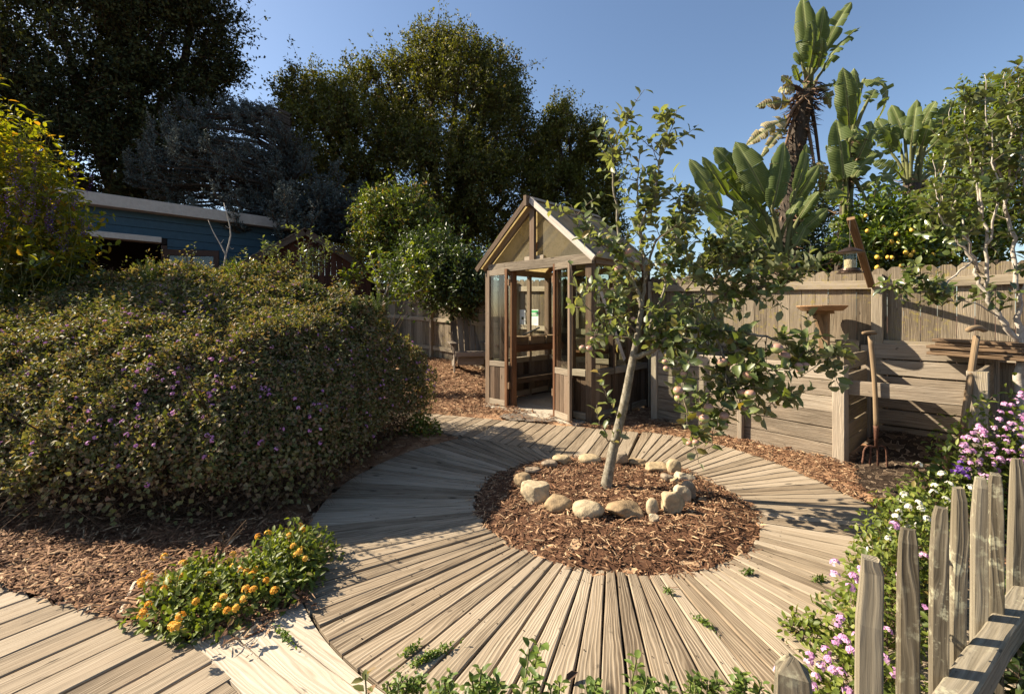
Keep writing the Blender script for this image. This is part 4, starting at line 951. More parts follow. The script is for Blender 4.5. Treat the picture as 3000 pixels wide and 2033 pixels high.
# ---- ring of sandstones round the tree
def icosphere(sub=3):
    bm_v = []; t = (1 + 5 ** 0.5) / 2
    v = [(-1, t, 0), (1, t, 0), (-1, -t, 0), (1, -t, 0), (0, -1, t), (0, 1, t), (0, -1, -t), (0, 1, -t), (t, 0, -1), (t, 0, 1), (-t, 0, -1), (-t, 0, 1)]
    f = [(0, 11, 5), (0, 5, 1), (0, 1, 7), (0, 7, 10), (0, 10, 11), (1, 5, 9), (5, 11, 4), (11, 10, 2), (10, 7, 6), (7, 1, 8), (3, 9, 4), (3, 4, 2), (3, 2, 6), (3, 6, 8), (3, 8, 9), (4, 9, 5), (2, 4, 11), (6, 2, 10), (8, 6, 7), (9, 8, 1)]
    v = [unit(p) for p in v]
    for _ in range(sub):
        cache = {}; nf = []
        def mid(a, b):
            k = (min(a, b), max(a, b))
            if k not in cache: cache[k] = len(v); v.append(unit((v[a] + v[b]) / 2))
            return cache[k]
        for a, b, c in f:
            ab, bc, ca = mid(a, b), mid(b, c), mid(c, a); nf += [(a, ab, ca), (b, bc, ab), (c, ca, bc), (ab, bc, ca)]
        f = nf
    return np.array(v), np.array(f)
ICO_V, ICO_F = icosphere(3)
def stone(box, kind, mat, label, rot=0.0):
    x0, y0, x1, y1 = [k / 3.873 for k in box]
    u, vb = 1480 + (x0 + x1) / 2, 1300 + y1 - 3
    d = H * FPX / (vb - 925); w = (x1 - x0) / FPX * d; dep = w * 0.72; d += dep * 0.35
    h = max(0.04, (y1 - y0) / FPX * d - 0.30 * dep)
    rs = np.random.default_rng(int(box[0] * 7 + box[1])); V = ICO_V.copy()
    p = {'round': 2.2, 'oval': 2.3, 'block': 4.5, 'angular': 3.2, 'rough': 2.8}[kind]
    r = 1.0 / (np.abs(V) ** p).sum(1) ** (1 / p); V = V * r[:, None]
    for _ in range({'round': 1, 'oval': 0, 'block': 4, 'angular': 8, 'rough': 5}[kind]):
        n = unit(rs.normal(size=3)); c = rs.uniform(0.62, 0.86); k = V @ n - c; V = V - np.outer(np.clip(k, 0, None), n) * 0.92
    for f, a in ((2.3, 0.06), (5.5, 0.03), (11, 0.014 if kind != 'oval' else 0.004)):
        ph = rs.uniform(0, 9, 3); s_ = a * (0.35 if kind == 'oval' else 1.0)
        V = V + V * (np.sin(V[:, 0] * f + ph[0]) * np.sin(V[:, 1] * f + ph[1]) * np.sin(V[:, 2] * f + ph[2]) * 2 * s_)[:, None]
    sx = V[:, 0].max() - V[:, 0].min(); sz = V[:, 2].max() - V[:, 2].min()
    V = V * np.array((w / sx, dep / 2, h * 1.25 / sz)); c_, s_ = math.cos(rot), math.sin(rot)
    V = np.stack((V[:, 0] * c_ - V[:, 2] * s_, V[:, 1], V[:, 0] * s_ + V[:, 2] * c_), 1)
    xx = (u - 1500) / FPX * d; zb = float(bed_z(np.array([xx]), np.array([d]))[0])
    V[:, 2] -= V[:, 2].min(); V += np.array((xx, d, zb - 0.24 * h))
    make('stone', V, ICO_F, mat, loc=(xx, d, zb), smooth=kind in ('oval', 'round'), label=label, cat='stone', group='ring of stones round the apple tree')
for a in [((100, 370, 310, 560), 'round', 'stone', 'rounded pitted stone at the left end of the stone ring'),
          ((215, 305, 410, 402), 'block', 'greystone', 'flat grey block between the left round stone and a reddish one'),
          ((405, 220, 600, 335), 'rough', 'greystone', 'dark reddish stone, left of the pitted stone at the back'),
          ((540, 140, 785, 285), 'rough', 'stone', 'lumpy stone with dark pits at the back of the ring'),
          ((825, 140, 1090, 285), 'oval', 'stone', 'smooth oval stone at the back, just left of the trunk'),
          ((1215, 145, 1400, 305), 'round', 'greystone', 'grey rounded stone half hidden behind the trunk'),
          ((1400, 195, 1600, 305), 'block', 'stone', 'small flat-topped block right of the trunk at the back'),
          ((1565, 220, 1835, 385), 'rough', 'stone', 'wide rough-faced stone at the back right of the ring'),
          ((1830, 205, 1995, 405), 'round', 'stone', 'tall rounded stone standing upright at the back right'),
          ((1895, 345, 2135, 485), 'angular', 'stone', 'pale angular slab below the tall upright stone'),
          ((1765, 405, 1925, 515), 'rough', 'greystone', 'small dark stone inside the ring at the right'),
          ((1875, 480, 1985, 535), 'angular', 'stone', 'tiny white chip of stone beside the small dark one'),
          ((1985, 455, 2165, 690), 'round', 'greystone', 'rounded stone at the right end of the ring'),
          ((1915, 515, 2110, 740), 'rough', 'stone', 'rugged stone leaning behind the large front right one'),
          ((1755, 560, 2030, 885), 'angular', 'stone', 'large pointed stone at the front right of the ring'),
          ((1600, 680, 1740, 880), 'oval', 'stone', 'egg-shaped stone standing on end at the front'),
          ((1630, 850, 1750, 975), 'angular', 'stone', 'small chunk of stone lying before the egg-shaped one'),
          ((1140, 690, 1580, 925), 'rough', 'stone', 'broad craggy stone at the front of the ring'),
          ((760, 695, 1125, 925), 'round', 'stone', 'long smooth stone at the front, left of the craggy one'),
          ((440, 620, 780, 850), 'round', 'stone', 'smooth stone sloping to the left at the front left'),
          ((175, 485, 515, 755), 'angular', 'stone', 'big split angular stone at the front left corner')]:
    stone(*a)

# ---- low picket fence at the near right
pk = empty('picket_fence', (1.2, 1.27, -0.05), label='low mossy picket fence with thick rail at the near right corner', cat='picket fence')
def picket(x, y, zt, w, t, lean=(0, 0), tipw=0.62, name='picket'):
    ln = zt + 0.10; V = []; rows = [(0, 1), (0.55, 1.0), (0.84, 0.95), (0.965, 0.8), (1.0, tipw)]
    yaw = math.radians(random.uniform(-30, -16)); c, s = math.cos(yaw), math.sin(yaw)
    for f, k in rows:
        jx, jy = random.uniform(-.003, .003), random.uniform(-.003, .003)
        for a, b in ((-1, -1), (0.8, -1.12), (1, -0.8), (1, 1), (-1, 1), (-1.06, 0)):
            px, py = a * w / 2 * k + jx, b * t / 2 * (k if f > 0.9 else 1) + jy
            V.append((x + px * c - py * s + lean[0] * f, y + px * s + py * c + lean[1] * f, -0.10 + ln * f + (random.uniform(-.006, .006) if f == 1.0 else 0)))
    F = []; n = 6
    for i in range(4):
        for k in range(n): F.append((i * n + k, i * n + (k + 1) % n, (i + 1) * n + (k + 1) % n, (i + 1) * n + k))
    F.append(tuple(range(4 * n, 5 * n))); off = random.random() * 8
    U = []
    for f in F:
        for i in f: U.append((V[i][2] + off, (i % 6) * 0.03 + off))
    return make(name, V, F, 'picket', pk, uv=U)
for u, vt, w in ((2540, 1627, 0.044), (2660, 1545, 0.039), (2748, 1480, 0.035), (2807, 1433, 0.033), (2868, 1396, 0.034), (2914, 1388, 0.035), (2975, 1345, 0.037), (3040, 1310, 0.036)):
    d = 0.52 * FPX / (vt - 925); x = (u - 1500) / FPX * d; picket(x, d, 0.78, w, 0.034, lean=(random.uniform(-.006, .006), random.uniform(-.008, .008)))
picket(0.535, 0.866, 0.65, 0.068, 0.045, tipw=0.2)
rl = MB(); rl.bar(np.array((0.50, 0.76, 0.285)), np.array((2.30, 1.927, 0.29)), 0.062, 0.085, side=(0.54, -0.84, 0.0), cham=0.006, rings=12, wob=0.003); rl.build('rail', 'picket', pk)

# ================================================================== PLANTS
def shoot_leaves(path, n, L, W, t0=0.15, up=0.35, spread=1.0, fine=True, jitter=0.0):
    """leaf frames set alternately along a shoot: base points, directions, normals, lengths"""
    path = np.asarray(path, float); T, A, B = frames(path); m = len(path)
    t = np.linspace(t0, 1.0, n) * (m - 1); i = np.clip(t.astype(int), 0, m - 2); f = (t - i)[:, None]
    P = path[i] * (1 - f) + path[i + 1] * f
    a = np.arange(n) * 2.4 + random.random() * 6; R = A[i] * np.cos(a)[:, None] + B[i] * np.sin(a)[:, None]
    D = nrm(T[i] * 0.5 + R * spread + np.array((0, 0, up)) + RNG.normal(0, 0.25, (n, 3)))
    N = nrm(T[i] * 1.0 + np.array((0, 0, 0.8)) + RNG.normal(0, 0.35, (n, 3)) - D * 0.2)
    return P + R * 0.006 + RNG.normal(0, 1, (n, 3)) * jitter, D, N, L * RNG.uniform(0.65, 1.15, n), W * RNG.uniform(0.7, 1.15, n)
def cat_frames(fr): return [np.concatenate([f[k] for f in fr]) for k in range(5)]
LEAF_MESHES = {}
def leaf_parts(parent, fr, count, mat, name='leaf', pick=None):
    """the largest-showing leaves as objects sharing a few meshes, the rest joined"""
    P, D, N, L, W = fr; n = len(P)
    key = (P[:, 1] - L * 6 + RNG.random(n) * 0.5) if pick is None else pick
    order = np.argsort(key); one, rest = order[:count], order[count:]
    if mat not in LEAF_MESHES:
        ms = []
        for k in range(6):
            V, F, A = leaf_fine(np.zeros((1, 3)), np.array([(1.0, 0, 0)]), np.array([(0, 0, 1.0)]), 1.0, 0.56 + 0.03 * k, fold=0.12 + 0.05 * k, droop=0.08 + 0.07 * k, wave=0.05)
            ms.append(mk_mesh('leaf', V, F, mat, var=np.zeros(len(V)), smooth=True))
        LEAF_MESHES[mat] = ms
    inv = world_of(parent).inverted()
    Dn = nrm(D); S = nrm(np.cross(N, Dn)); Nn = np.cross(Dn, S)
    for i in one:
        o = bpy.data.objects.new(name, random.choice(LEAF_MESHES[mat])); COL.objects.link(o); o.parent = parent; o.matrix_parent_inverse = inv
        l = float(L[i]); w = float(W[i]) / 0.6
        o.matrix_basis = Matrix(((Dn[i][0] * l, S[i][0] * w, Nn[i][0] * l, P[i][0]), (Dn[i][1] * l, S[i][1] * w, Nn[i][1] * l, P[i][1]), (Dn[i][2] * l, S[i][2] * w, Nn[i][2] * l, P[i][2]), (0, 0, 0, 1)))
    if len(rest):
        V, F, A = leaf_fine(P[rest], D[rest], N[rest], L[rest], W[rest], wave=0.06)
        make('foliage', V, F, mat, parent, var=A, smooth=True, kind='stuff')
def wander(p, d, L, n=5, bend=0.25, up=0.0):
    pts = [np.asarray(p, float)]; d = unit(d)
    for _ in range(n - 1):
        d = unit(d + np.array((random.gauss(0, bend), random.gauss(0, bend), random.gauss(0, bend) + up)) * 0.5); pts.append(pts[-1] + d * L / (n - 1))
    return np.array(pts)

# ---- the apple tree in the middle of the ring
tb = gnd(1775, 1441); apple = empty('apple_tree', tb, label='young apple tree with leaning trunk inside the stone ring', cat='tree')
def path_uv(l): return np.array([at(*q) for q in l])
trunk = path_uv([(1776, 1445, 3.36), (1780, 1400, 3.37), (1800, 1300, 3.37), (1828, 1185, 3.38), (1852, 1060, 3.40), (1866, 990, 3.41), (1880, 905, 3.42)])
b = MB(); tp = curve(trunk, 18); b.tube(tp, np.interp(np.linspace(0, 1, len(tp)), [0, 0.06, 0.2, 0.55, 0.75, 1], [0.056, 0.048, 0.037, 0.031, 0.024, 0.018]), 12); b.build('trunk', 'applebark', apple, smooth=True)
LIMBS = [  # (points, start radius, leafiness, twigs)
    ([(1857, 1044, 3.40), (1901, 1034, 3.34), (1952, 994, 3.26), (1998, 967, 3.2), (2080, 962, 3.14), (2180, 975, 3.1)], 0.021, 8, 16),
    ([(2180, 975, 3.1), (2250, 990, 3.06), (2330, 1015, 3.03), (2400, 1040, 3.0), (2462, 1052, 2.98)], 0.010, 14, 8),
    ([(2080, 962, 3.14), (2110, 1020, 3.1), (2130, 1100, 3.06), (2120, 1180, 3.04), (2080, 1235, 3.03)], 0.011, 14, 13),
    ([(2120, 1030, 3.1), (2190, 1080, 3.05), (2260, 1130, 3.02), (2330, 1185, 3.0)], 0.009, 12, 9),
    ([(1998, 967, 3.2), (2015, 1040, 3.1), (2008, 1110, 3.05), (2005, 1180, 3.03), (2022, 1250, 3.02), (2030, 1290, 3.02)], 0.007, 10, 3),
    ([(1866, 1000, 3.41), (1901, 979, 3.42), (1935, 952, 3.44), (1964, 922, 3.46), (2019, 908, 3.48), (2100, 880, 3.5), (2190, 850, 3.5)], 0.016, 10, 18),
    ([(2100, 880, 3.5), (2180, 830, 3.48), (2260, 860, 3.45), (2330, 800, 3.4)], 0.007, 10, 10),
    ([(1878, 905, 3.42), (1868, 851, 3.45), (1851, 805, 3.48), (1825, 760, 3.5), (1816, 715, 3.5), (1802, 567, 3.5), (1797, 483, 3.5), (1797, 430, 3.5), (1816, 378, 3.5), (1813, 340, 3.5)], 0.015, 24, 7),
    ([(1880, 900, 3.42), (1887, 835, 3.42), (1885, 768, 3.42), (1876, 700, 3.42), (1867, 605, 3.42), (1869, 529, 3.42), (1875, 437, 3.42)], 0.014, 22, 8),
    ([(1880, 720, 3.42), (1879, 654, 3.4), (1913, 605, 3.38), (1924, 536, 3.38), (1930, 460, 3.38), (1950, 410, 3.38), (1955, 345, 3.38)], 0.010, 24, 7),
    ([(1887, 835, 3.42), (1924, 708, 3.36), (1981, 666, 3.32), (2015, 635, 3.3), (2030, 590, 3.3)], 0.010, 16, 9),
    ([(1901, 979, 3.42), (1950, 830, 3.5), (1970, 769, 3.52), (1985, 704, 3.54), (2012, 655, 3.55)], 0.010, 14, 10),
    ([(1964, 922, 3.46), (2040, 810, 3.6), (2090, 740, 3.66), (2130, 690, 3.7)], 0.009, 14, 14),
    ([(2019, 908, 3.48), (2110, 800, 3.6), (2180, 750, 3.64), (2230, 790, 3.6)], 0.008, 12, 14),
    ([(1862, 975, 3.41), (1826, 931, 3.38), (1809, 868, 3.36), (1790, 800, 3.36)], 0.008, 14, 8),
    ([(1840, 770, 3.48), (1818, 736, 3.44), (1755, 717, 3.38), (1721, 698, 3.36), (1692, 650, 3.34), (1672, 600, 3.33)], 0.008, 16, 4),
    ([(1852, 1000, 3.41), (1810, 940, 3.3), (1780, 935, 3.28), (1746, 935, 3.27), (1713, 889, 3.26), (1684, 843, 3.25), (1672, 776, 3.25)], 0.006, 12, 1),
    ([(1780, 937, 3.28), (1752, 960, 3.27), (1738, 1000, 3.27), (1722, 1030, 3.27)], 0.004, 9, 1),
    ([(1815, 1225, 3.38), (1790, 1180, 3.3), (1768, 1140, 3.28), (1755, 1092, 3.28)], 0.004, 11, 0),
    ([(1798, 1310, 3.37), (1775, 1275, 3.3), (1752, 1230, 3.3), (1748, 1185, 3.3)], 0.004, 9, 0),
    ([(1810, 1215, 3.38), (1818, 1260, 3.3), (1800, 1268, 3.3)], 0.003, 4, 0)]
frs = []; tw = MB(); tips = []
for pts, r0, nl, nt_ in LIMBS:
    p = curve(path_uv(pts), max(10, 4 * len(pts))); m = len(p)
    p[1:-1] += RNG.normal(0, 0.006, (m - 2, 3))
    b = MB(); b.tube(p, np.linspace(r0, max(0.002, r0 * 0.22), m), 8); b.build('branch', 'applebark' if r0 > 0.009 else 'twigbark', apple, smooth=True)
    frs.append(shoot_leaves(p, nl, 0.082, 0.052, t0=0.3 if r0 > 0.009 else 0.12))
    for k in range(int(nt_ * 2.35)):
        f = random.uniform(0.22, 0.98); i = int(f * (m - 1)); d = unit(p[min(i + 1, m - 1)] - p[max(i - 1, 0)])
        dr = unit(d * 0.5 + rdirs(1)[0] * 0.9 + np.array((0, 0, 0.25 if pts[0][1] < 950 else -0.12)))
        q = wander(p[i], dr, random.uniform(0.10, 0.30), 5, 0.3)
        tw.tube(q, [0.0035, 0.003, 0.0027, 0.0022, 0.0015], 5, cap=False)
        frs.append(shoot_leaves(q, random.randint(6, 10), 0.080, 0.050, t0=0.2))
tw.build('twigs', 'twigbark', apple, smooth=True, kind='stuff')
for u, v_, d, n in ((2465, 1050, 2.97, 14), (2035, 1285, 3.02, 10), (2265, 795, 3.35, 9), (2110, 1230, 3.03, 8), (2300, 1180, 3.0, 10), (2290, 1010, 3.02, 10), (1815, 345, 3.5, 6), (1955, 345, 3.38, 6), (1740, 1030, 3.27, 5)):
    c = at(u, v_, d); frs.append(shoot_leaves(np.array([c, c + np.array((0.01, 0, 0.015)), c + np.array((0.03, 0, 0.03))]), n, 0.095, 0.058, t0=0.0, up=0.1))
b = MB(); b.tube(curve(path_uv([(2190, 852, 3.5), (2250, 835, 3.42), (2330, 800, 3.36), (2392, 775, 3.33)]), 8), 0.005, 6); b.build('branch', 'twigbark', apple, smooth=True)
frs.append(shoot_leaves(curve(path_uv([(2330, 800, 3.36), (2360, 785, 3.34), (2392, 775, 3.33)]), 6), 12, 0.10, 0.06, t0=0.3))
fr = cat_frames(frs); leaf_parts(apple, fr, 300, 'apple')
# apples
prof = []
for k in range(13):
    a = -math.pi / 2 + math.pi * k / 12; r = math.cos(a) * (1 + 0.06 * math.sin(a)); z = math.sin(a) * 0.9
    if k in (0, 12): r = 0.02; z *= 0.74
    if k in (1, 11): z *= 0.98
    prof.append((r, z))
V, F = lathe(prof, 14); app_me = mk_mesh('apple', V, F, 'fruit', smooth=True)
stem_b = MB(); stem_b.tube([(0, 0, 0.6), (0.05, 0, 1.0), (0.15, 0, 1.35)], 0.05, 5); stem_me = mk_mesh('stem', np.concatenate(stem_b.V), stem_b.F, 'twigbark')
for u, v_, d, r in ((2276, 1021, 3.0, .036), (2297, 1043, 3.04, .036), (2116, 1062, 3.05, .031), (2137, 1062, 3.1, .026), (2190, 1100, 3.02, .031), (2173, 1151, 3.06, .030), (2198, 1155, 3.0, .032), (1987, 1145, 3.0, .031), (1988, 1167, 3.04, .027), (2076, 1195, 3.0, .031), (2046, 1216, 3.02, .027), (2063, 1226, 2.98, .031), (2064, 1243, 3.03, .026), (2122, 1219, 3.02, .030), (2120, 1247, 3.04, .028), (2182, 1200, 3.06, .026), (2209, 1197, 3.07, .026), (2340, 1072, 2.99, .023), (2359, 1070, 3.02, .022), (2345, 1087, 2.98, .023), (1948, 1060, 3.1, .019), (1952, 1080, 3.1, .020), (2002, 1096, 3.08, .021), (2026, 1112, 3.1, .020), (2038, 1296, 3.01, .021), (2019, 1299, 3.03, .019), (1843, 741, 3.38, .031), (1813, 789, 3.36, .031), (1758, 744, 3.34, .024), (1820, 802, 3.4, .022), (1946, 780, 3.4, .024), (1855, 936, 3.3, .018), (1706, 1020, 3.26, .023), (1726, 1022, 3.25, .024), (1735, 993, 3.27, .016), (1795, 850, 3.3, .015), (1915, 989, 3.3, .018), (1866, 770, 3.3, .02)):
    d -= 0.07; r *= 1.05; o = bpy.data.objects.new('apple', app_me); COL.objects.link(o); attach(o, apple); p = at(u, v_, d)
    M4 = Matrix.Translation(Vector(p)) @ Matrix.Rotation(random.uniform(0, 6), 4, 'Z') @ Matrix.Rotation(random.uniform(-.5, .5), 4, 'X') @ Matrix.Scale(r, 4)
    o.matrix_basis = M4
    st = bpy.data.objects.new('stem', stem_me); COL.objects.link(st); st.parent = o

# ---- crowns: shoots thick with small leaves on lobes of a crown
def crown_mesh(lobes, n_shoots, per, slen, ll, lw, up=0.45, shell=(0.5, 1.0), spread=0.8, flat=0.0, rs=None, quad=True, wisp=0.12):
    c = np.array([l[0] for l in lobes], float); r = np.array([l[1] for l in lobes], float)
    wt = (r[:, 0] * r[:, 1] + r[:, 0] * r[:, 2] + r[:, 1] * r[:, 2]); wt = wt / wt.sum()
    k = RNG.choice(len(lobes), n_shoots, p=wt); dv = rdirs(n_shoots)
    rad = (shell[0] + (shell[1] - shell[0]) * RNG.random(n_shoots) ** 0.6)[:, None]
    P = c[k] + dv * r[k] * rad * (1 + 0.10 * np.sin(dv[:, :1] * 7 + k[:, None]) * np.sin(dv[:, 2:] * 6 + dv[:, 1:2] * 5))
    inside = np.zeros(n_shoots, bool)
    for j in range(len(lobes)):
        q = np.linalg.norm((P - c[j]) / r[j], axis=1); inside |= (q < 0.55) & (k != j)
    if slen > 0.45:
        nz_ = np.sin(P[:, 0] * 1.9 + 1.3 * np.sin(P[:, 2] * 1.1)) * np.sin(P[:, 1] * 1.7 + P[:, 2]) * np.sin(P[:, 2] * 2.1 + 1.5 * np.sin(P[:, 0] * 1.3)); inside |= nz_ < -0.34
    keep = ~inside; P, dv, k, rad = P[keep], dv[keep], k[keep], rad[keep]
    n = len(P); out = nrm(dv / r[k] * r[k].mean(1)[:, None]); D = nrm(out * 0.75 + np.array((0, 0, up)) + rdirs(n) * 0.5)
    sl = slen * RNG.uniform(0.5, 1.25, n) * (1 + (RNG.random(n) < wisp) * 0.9)
    t = RNG.random((n, per)) ** 0.9
    Q = P[:, None, :] + D[:, None, :] * (sl[:, None] * t)[:, :, None] + RNG.normal(0, 1, (n, per, 3)) * (slen * 0.13)
    LD = D[:, None, :] * 0.5 + RNG.normal(0, 1, (n, per, 3)) * spread
    Q = Q.reshape(-1, 3); LD = nrm(LD.reshape(-1, 3)); m = len(Q)
    N = nrm(RNG.normal(0, 0.6, (m, 3)) + np.repeat(out, per, 0) * 0.6 + np.array((0, 0, 0.5)))
    hue = np.clip(np.repeat(RNG.random(n), per) * 0.55 + RNG.random(m) * 0.45, 0, 0.999)
    f = leaf_quads if quad else leaf_fine
    V, F, A = f(Q, LD, N, ll * RNG.uniform(0.6, 1.2, m), lw * RNG.uniform(0.6, 1.2, m), var=hue)
    tw = twigs3(P - D * sl[:, None] * 0.4, P + D * sl[:, None] * 0.3, P + D * sl[:, None], 0.006 * slen / 0.6)
    return (V, F, A), tw
def tree(name, label, base, lobes, n, per, slen, ll, lw, mat, bark='bark', tr=0.25, cat='tree', group=None, limbs=True, up=0.45, trunk_pts=None, wisp=0.12, shell=(0.5, 1.0), spread=0.8, twig_mat='twig', quad=True):
    base = np.asarray(base, float); t = empty(name, base, label=label, cat=cat)
    if group: t['group'] = group
    (V, F, A), tw = crown_mesh(lobes, n, per, slen, ll, lw, up, wisp=wisp, shell=shell, spread=spread, quad=quad)
    make('crown', V, F, mat, t, var=A, kind='stuff')
    make('twigs', tw[0], tw[1], twig_mat, t, var=tw[2], kind='stuff')
    c = np.mean([l[0] for l in lobes], 0)
    fork_ = base + (c - base) * 0.42 if trunk_pts is None else np.asarray(trunk_pts[-1], float)
    tp = curve([base - np.array((0, 0, 0.1)), base * 0.6 + fork_ * 0.4 + np.array((tr * 0.3, 0, 0)), fork_] if trunk_pts is None else trunk_pts, 10)
    b = MB(); b.tube(tp, np.linspace(tr, tr * 0.62, len(tp)), 10); b.build('trunk', bark, t, smooth=True)
    if limbs:
        for l in lobes:
            e = np.asarray(l[0], float); mid = (fork_ + e) / 2 + np.array((random.gauss(0, .15), random.gauss(0, .15), -0.1)) * np.linalg.norm(e - fork_) * 0.5
            p = curve([fork_ + (tp[-2] - tp[-1]) * 0.3, mid, e, e + (e - mid) * 0.12], 10); b = MB(); b.tube(p, np.linspace(tr * 0.42, tr * 0.06, len(p)), 7); b.build('limb', bark, t, smooth=True)
    return t
def lobe(u, v, d, ru, rv, rd=None):
    if rd is None and max(ru, rv) > 180 and d < 19: rd = 2.3
    """a lobe of a crown: middle at pixel u, v at distance d, half-sizes in pixels"""
    k = d / FPX; return (at(u, v, d), (ru * k, (rd if rd else (ru + rv) / 2 * k), rv * k))

D1 = 20.0
tree('oak_tree', 'tall spreading evergreen oak behind the greenhouse, sunlit on its crown', (-2.2, 20, 0.5),
     [lobe(1330, 350, D1, 190, 190), lobe(1268, 180, D1, 62, 85), lobe(1345, 190, D1, 72, 80), lobe(1455, 245, D1, 62, 90), lobe(1150, 275, D1 - .5, 80, 85), lobe(1070, 305, D1 - .5, 85, 90), lobe(1215, 280, D1, 100, 100), lobe(895, 285, D1 - 1, 62, 72), lobe(940, 370, D1 - 1, 95, 100), lobe(1030, 450, D1 - 2, 190, 140), lobe(1450, 420, D1 - 1, 110, 150), lobe(1250, 540, D1 - 2, 260, 160), lobe(1480, 580, D1, 150, 140), lobe(960, 560, D1 - 1, 160, 110), lobe(1200, 700, D1, 320, 120)],
     10500, 24, 0.66, 0.135, 0.08, 'oak', tr=0.5)
tree('oak_tree', 'lower rounded oak just right of the tallest one, above the greenhouse roof', (3.2, 21, 0.5),
     [lobe(1670, 430, 21, 85, 95), lobe(1632, 365, 21, 40, 55), lobe(1710, 420, 21, 50, 75), lobe(1610, 480, 21, 60, 90), lobe(1725, 540, 21, 70, 110), lobe(1640, 610, 20.5, 130, 110), lobe(1755, 640, 21.5, 50, 80), lobe(1700, 700, 21, 120, 90)],
     3600, 24, 0.62, 0.135, 0.08, 'oak', tr=0.35)
D2 = 17.2
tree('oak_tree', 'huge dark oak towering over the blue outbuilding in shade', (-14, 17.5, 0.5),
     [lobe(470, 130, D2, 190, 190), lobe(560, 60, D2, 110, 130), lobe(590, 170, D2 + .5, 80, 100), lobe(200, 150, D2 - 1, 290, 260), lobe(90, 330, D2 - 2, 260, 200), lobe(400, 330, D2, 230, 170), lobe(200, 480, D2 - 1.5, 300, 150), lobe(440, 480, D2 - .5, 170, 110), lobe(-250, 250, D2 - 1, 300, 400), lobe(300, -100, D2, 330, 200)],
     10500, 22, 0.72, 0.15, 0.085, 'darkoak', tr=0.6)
# blue-grey cedar: level boughs set with stiff upright needles
def cedar():
    t = empty('cedar_tree', (-6.9, 14.4, 0.6), label='blue-grey cedar with stiff drooping boughs left of the oak', cat='tree')
    parts = []; bw = MB(); dd = 14.2
    lob = [lobe(640, 400, dd, 120, 80), lobe(545, 440, dd - 1, 95, 60), lobe(735, 365, dd + .5, 60, 55), lobe(800, 440, dd, 100, 65), lobe(690, 530, dd - .5, 200, 85), lobe(880, 560, dd - .5, 160, 85), lobe(980, 620, dd - 1, 110, 60), lobe(840, 650, dd - 1, 210, 65), lobe(1050, 650, dd, 80, 55), lobe(700, 630, dd, 180, 65), lobe(520, 520, dd - 1, 110, 50)]
    c = np.array([l[0] for l in lob]); r = np.array([l[1] for l in lob]); P, D, L = [], [], []
    for kb in range(210):
        q = random.randrange(len(lob)); dv = rdirs(1)[0]; dv[1] = -abs(dv[1]) * 0.8 if random.random() < .75 else dv[1]
        tip = c[q] + dv * r[q] * random.uniform(0.75, 1.12); ax = np.array((-7.0, 14.4, max(1.2, tip[2] - 0.25 * np.linalg.norm(tip[:2] - np.array((-7.0, 14.4))))))
        bl_ = tip - ax; ln = np.linalg.norm(bl_); sag = np.array((0, 0, 0.10 * ln)); pth = curve([ax, ax + bl_ * .5 + sag, tip - np.array((0, 0, .05 * ln)), tip + unit(bl_) * .25 + np.array((0, 0, .12))], 16)
        T_, A_, B_ = frames(pth); bw.tube(pth, np.linspace(.05, .008, len(pth)), 5, cap=False); side = unit(np.cross(unit(bl_), (0, 0, 1)))
        for f in np.linspace(0.30, 1.0, 24):
            ii = min(len(pth) - 1, int(f * (len(pth) - 1))); sg = random.choice((-1, 1)); P.append(pth[ii] + RNG.normal(0, .03, 3)); D.append(unit(T_[ii] * .8 + side * sg * random.uniform(.2, 1.0) + np.array((0, 0, random.uniform(-.1, .55))))); L.append(random.uniform(.18, .5) * (1.15 - .4 * f))
    P, D, L = np.array(P), np.array(D), np.array(L); n = len(P)
    per = 18; tt = RNG.random((n, per)); Q = P[:, None, :] + D[:, None, :] * (L[:, None] * tt)[:, :, None] + np.array((0, 0, 1.0)) * (L[:, None] * tt ** 2 * .15)[:, :, None]
    Q = (Q + RNG.normal(0, 0.012, Q.shape)).reshape(-1, 3); LD = nrm(np.repeat(D, per, 0) * 0.6 + RNG.normal(0, 0.65, (n * per, 3)))
    V, F, A = leaf_quads(Q, LD, rdirs(len(Q)), RNG.uniform(0.05, 0.11, len(Q)), 0.028, fold=0.1, droop=0.0, var=np.clip(np.repeat(RNG.random(n), per) * 0.7 + 0.3 * RNG.random(n * per), 0, .999))
    make('crown', V, F, 'cedar', t, var=A, kind='stuff'); bw.build('boughs', 'bark', t, kind='stuff')
    tw = twigs3(P, P + D * L[:, None] * 0.5, P + D * L[:, None] + np.array((0, 0, 0.12)) * L[:, None], 0.005); make('twigs', tw[0], tw[1], 'twig', t, var=tw[2] * .5, kind='stuff')
    b = MB(); tp = curve([(-6.9, 14.4, 0.4), (-7.0, 14.4, 3), (-7.2, 14.3, 6.6)], 10); b.tube(tp, np.linspace(0.3, 0.1, len(tp)), 10); b.build('trunk', 'bark', t, smooth=True)
    for l in lob:
        e = l[0]; s0 = np.array((-6.95, 14.4, max(1.5, e[2] - 0.8))); p = curve([s0, (s0 + e) / 2 + np.array((0, 0, 0.25)), e], 8); b = MB(); b.tube(p, np.linspace(0.09, 0.02, len(p)), 6); b.build('limb', 'bark', t, smooth=True)
cedar()
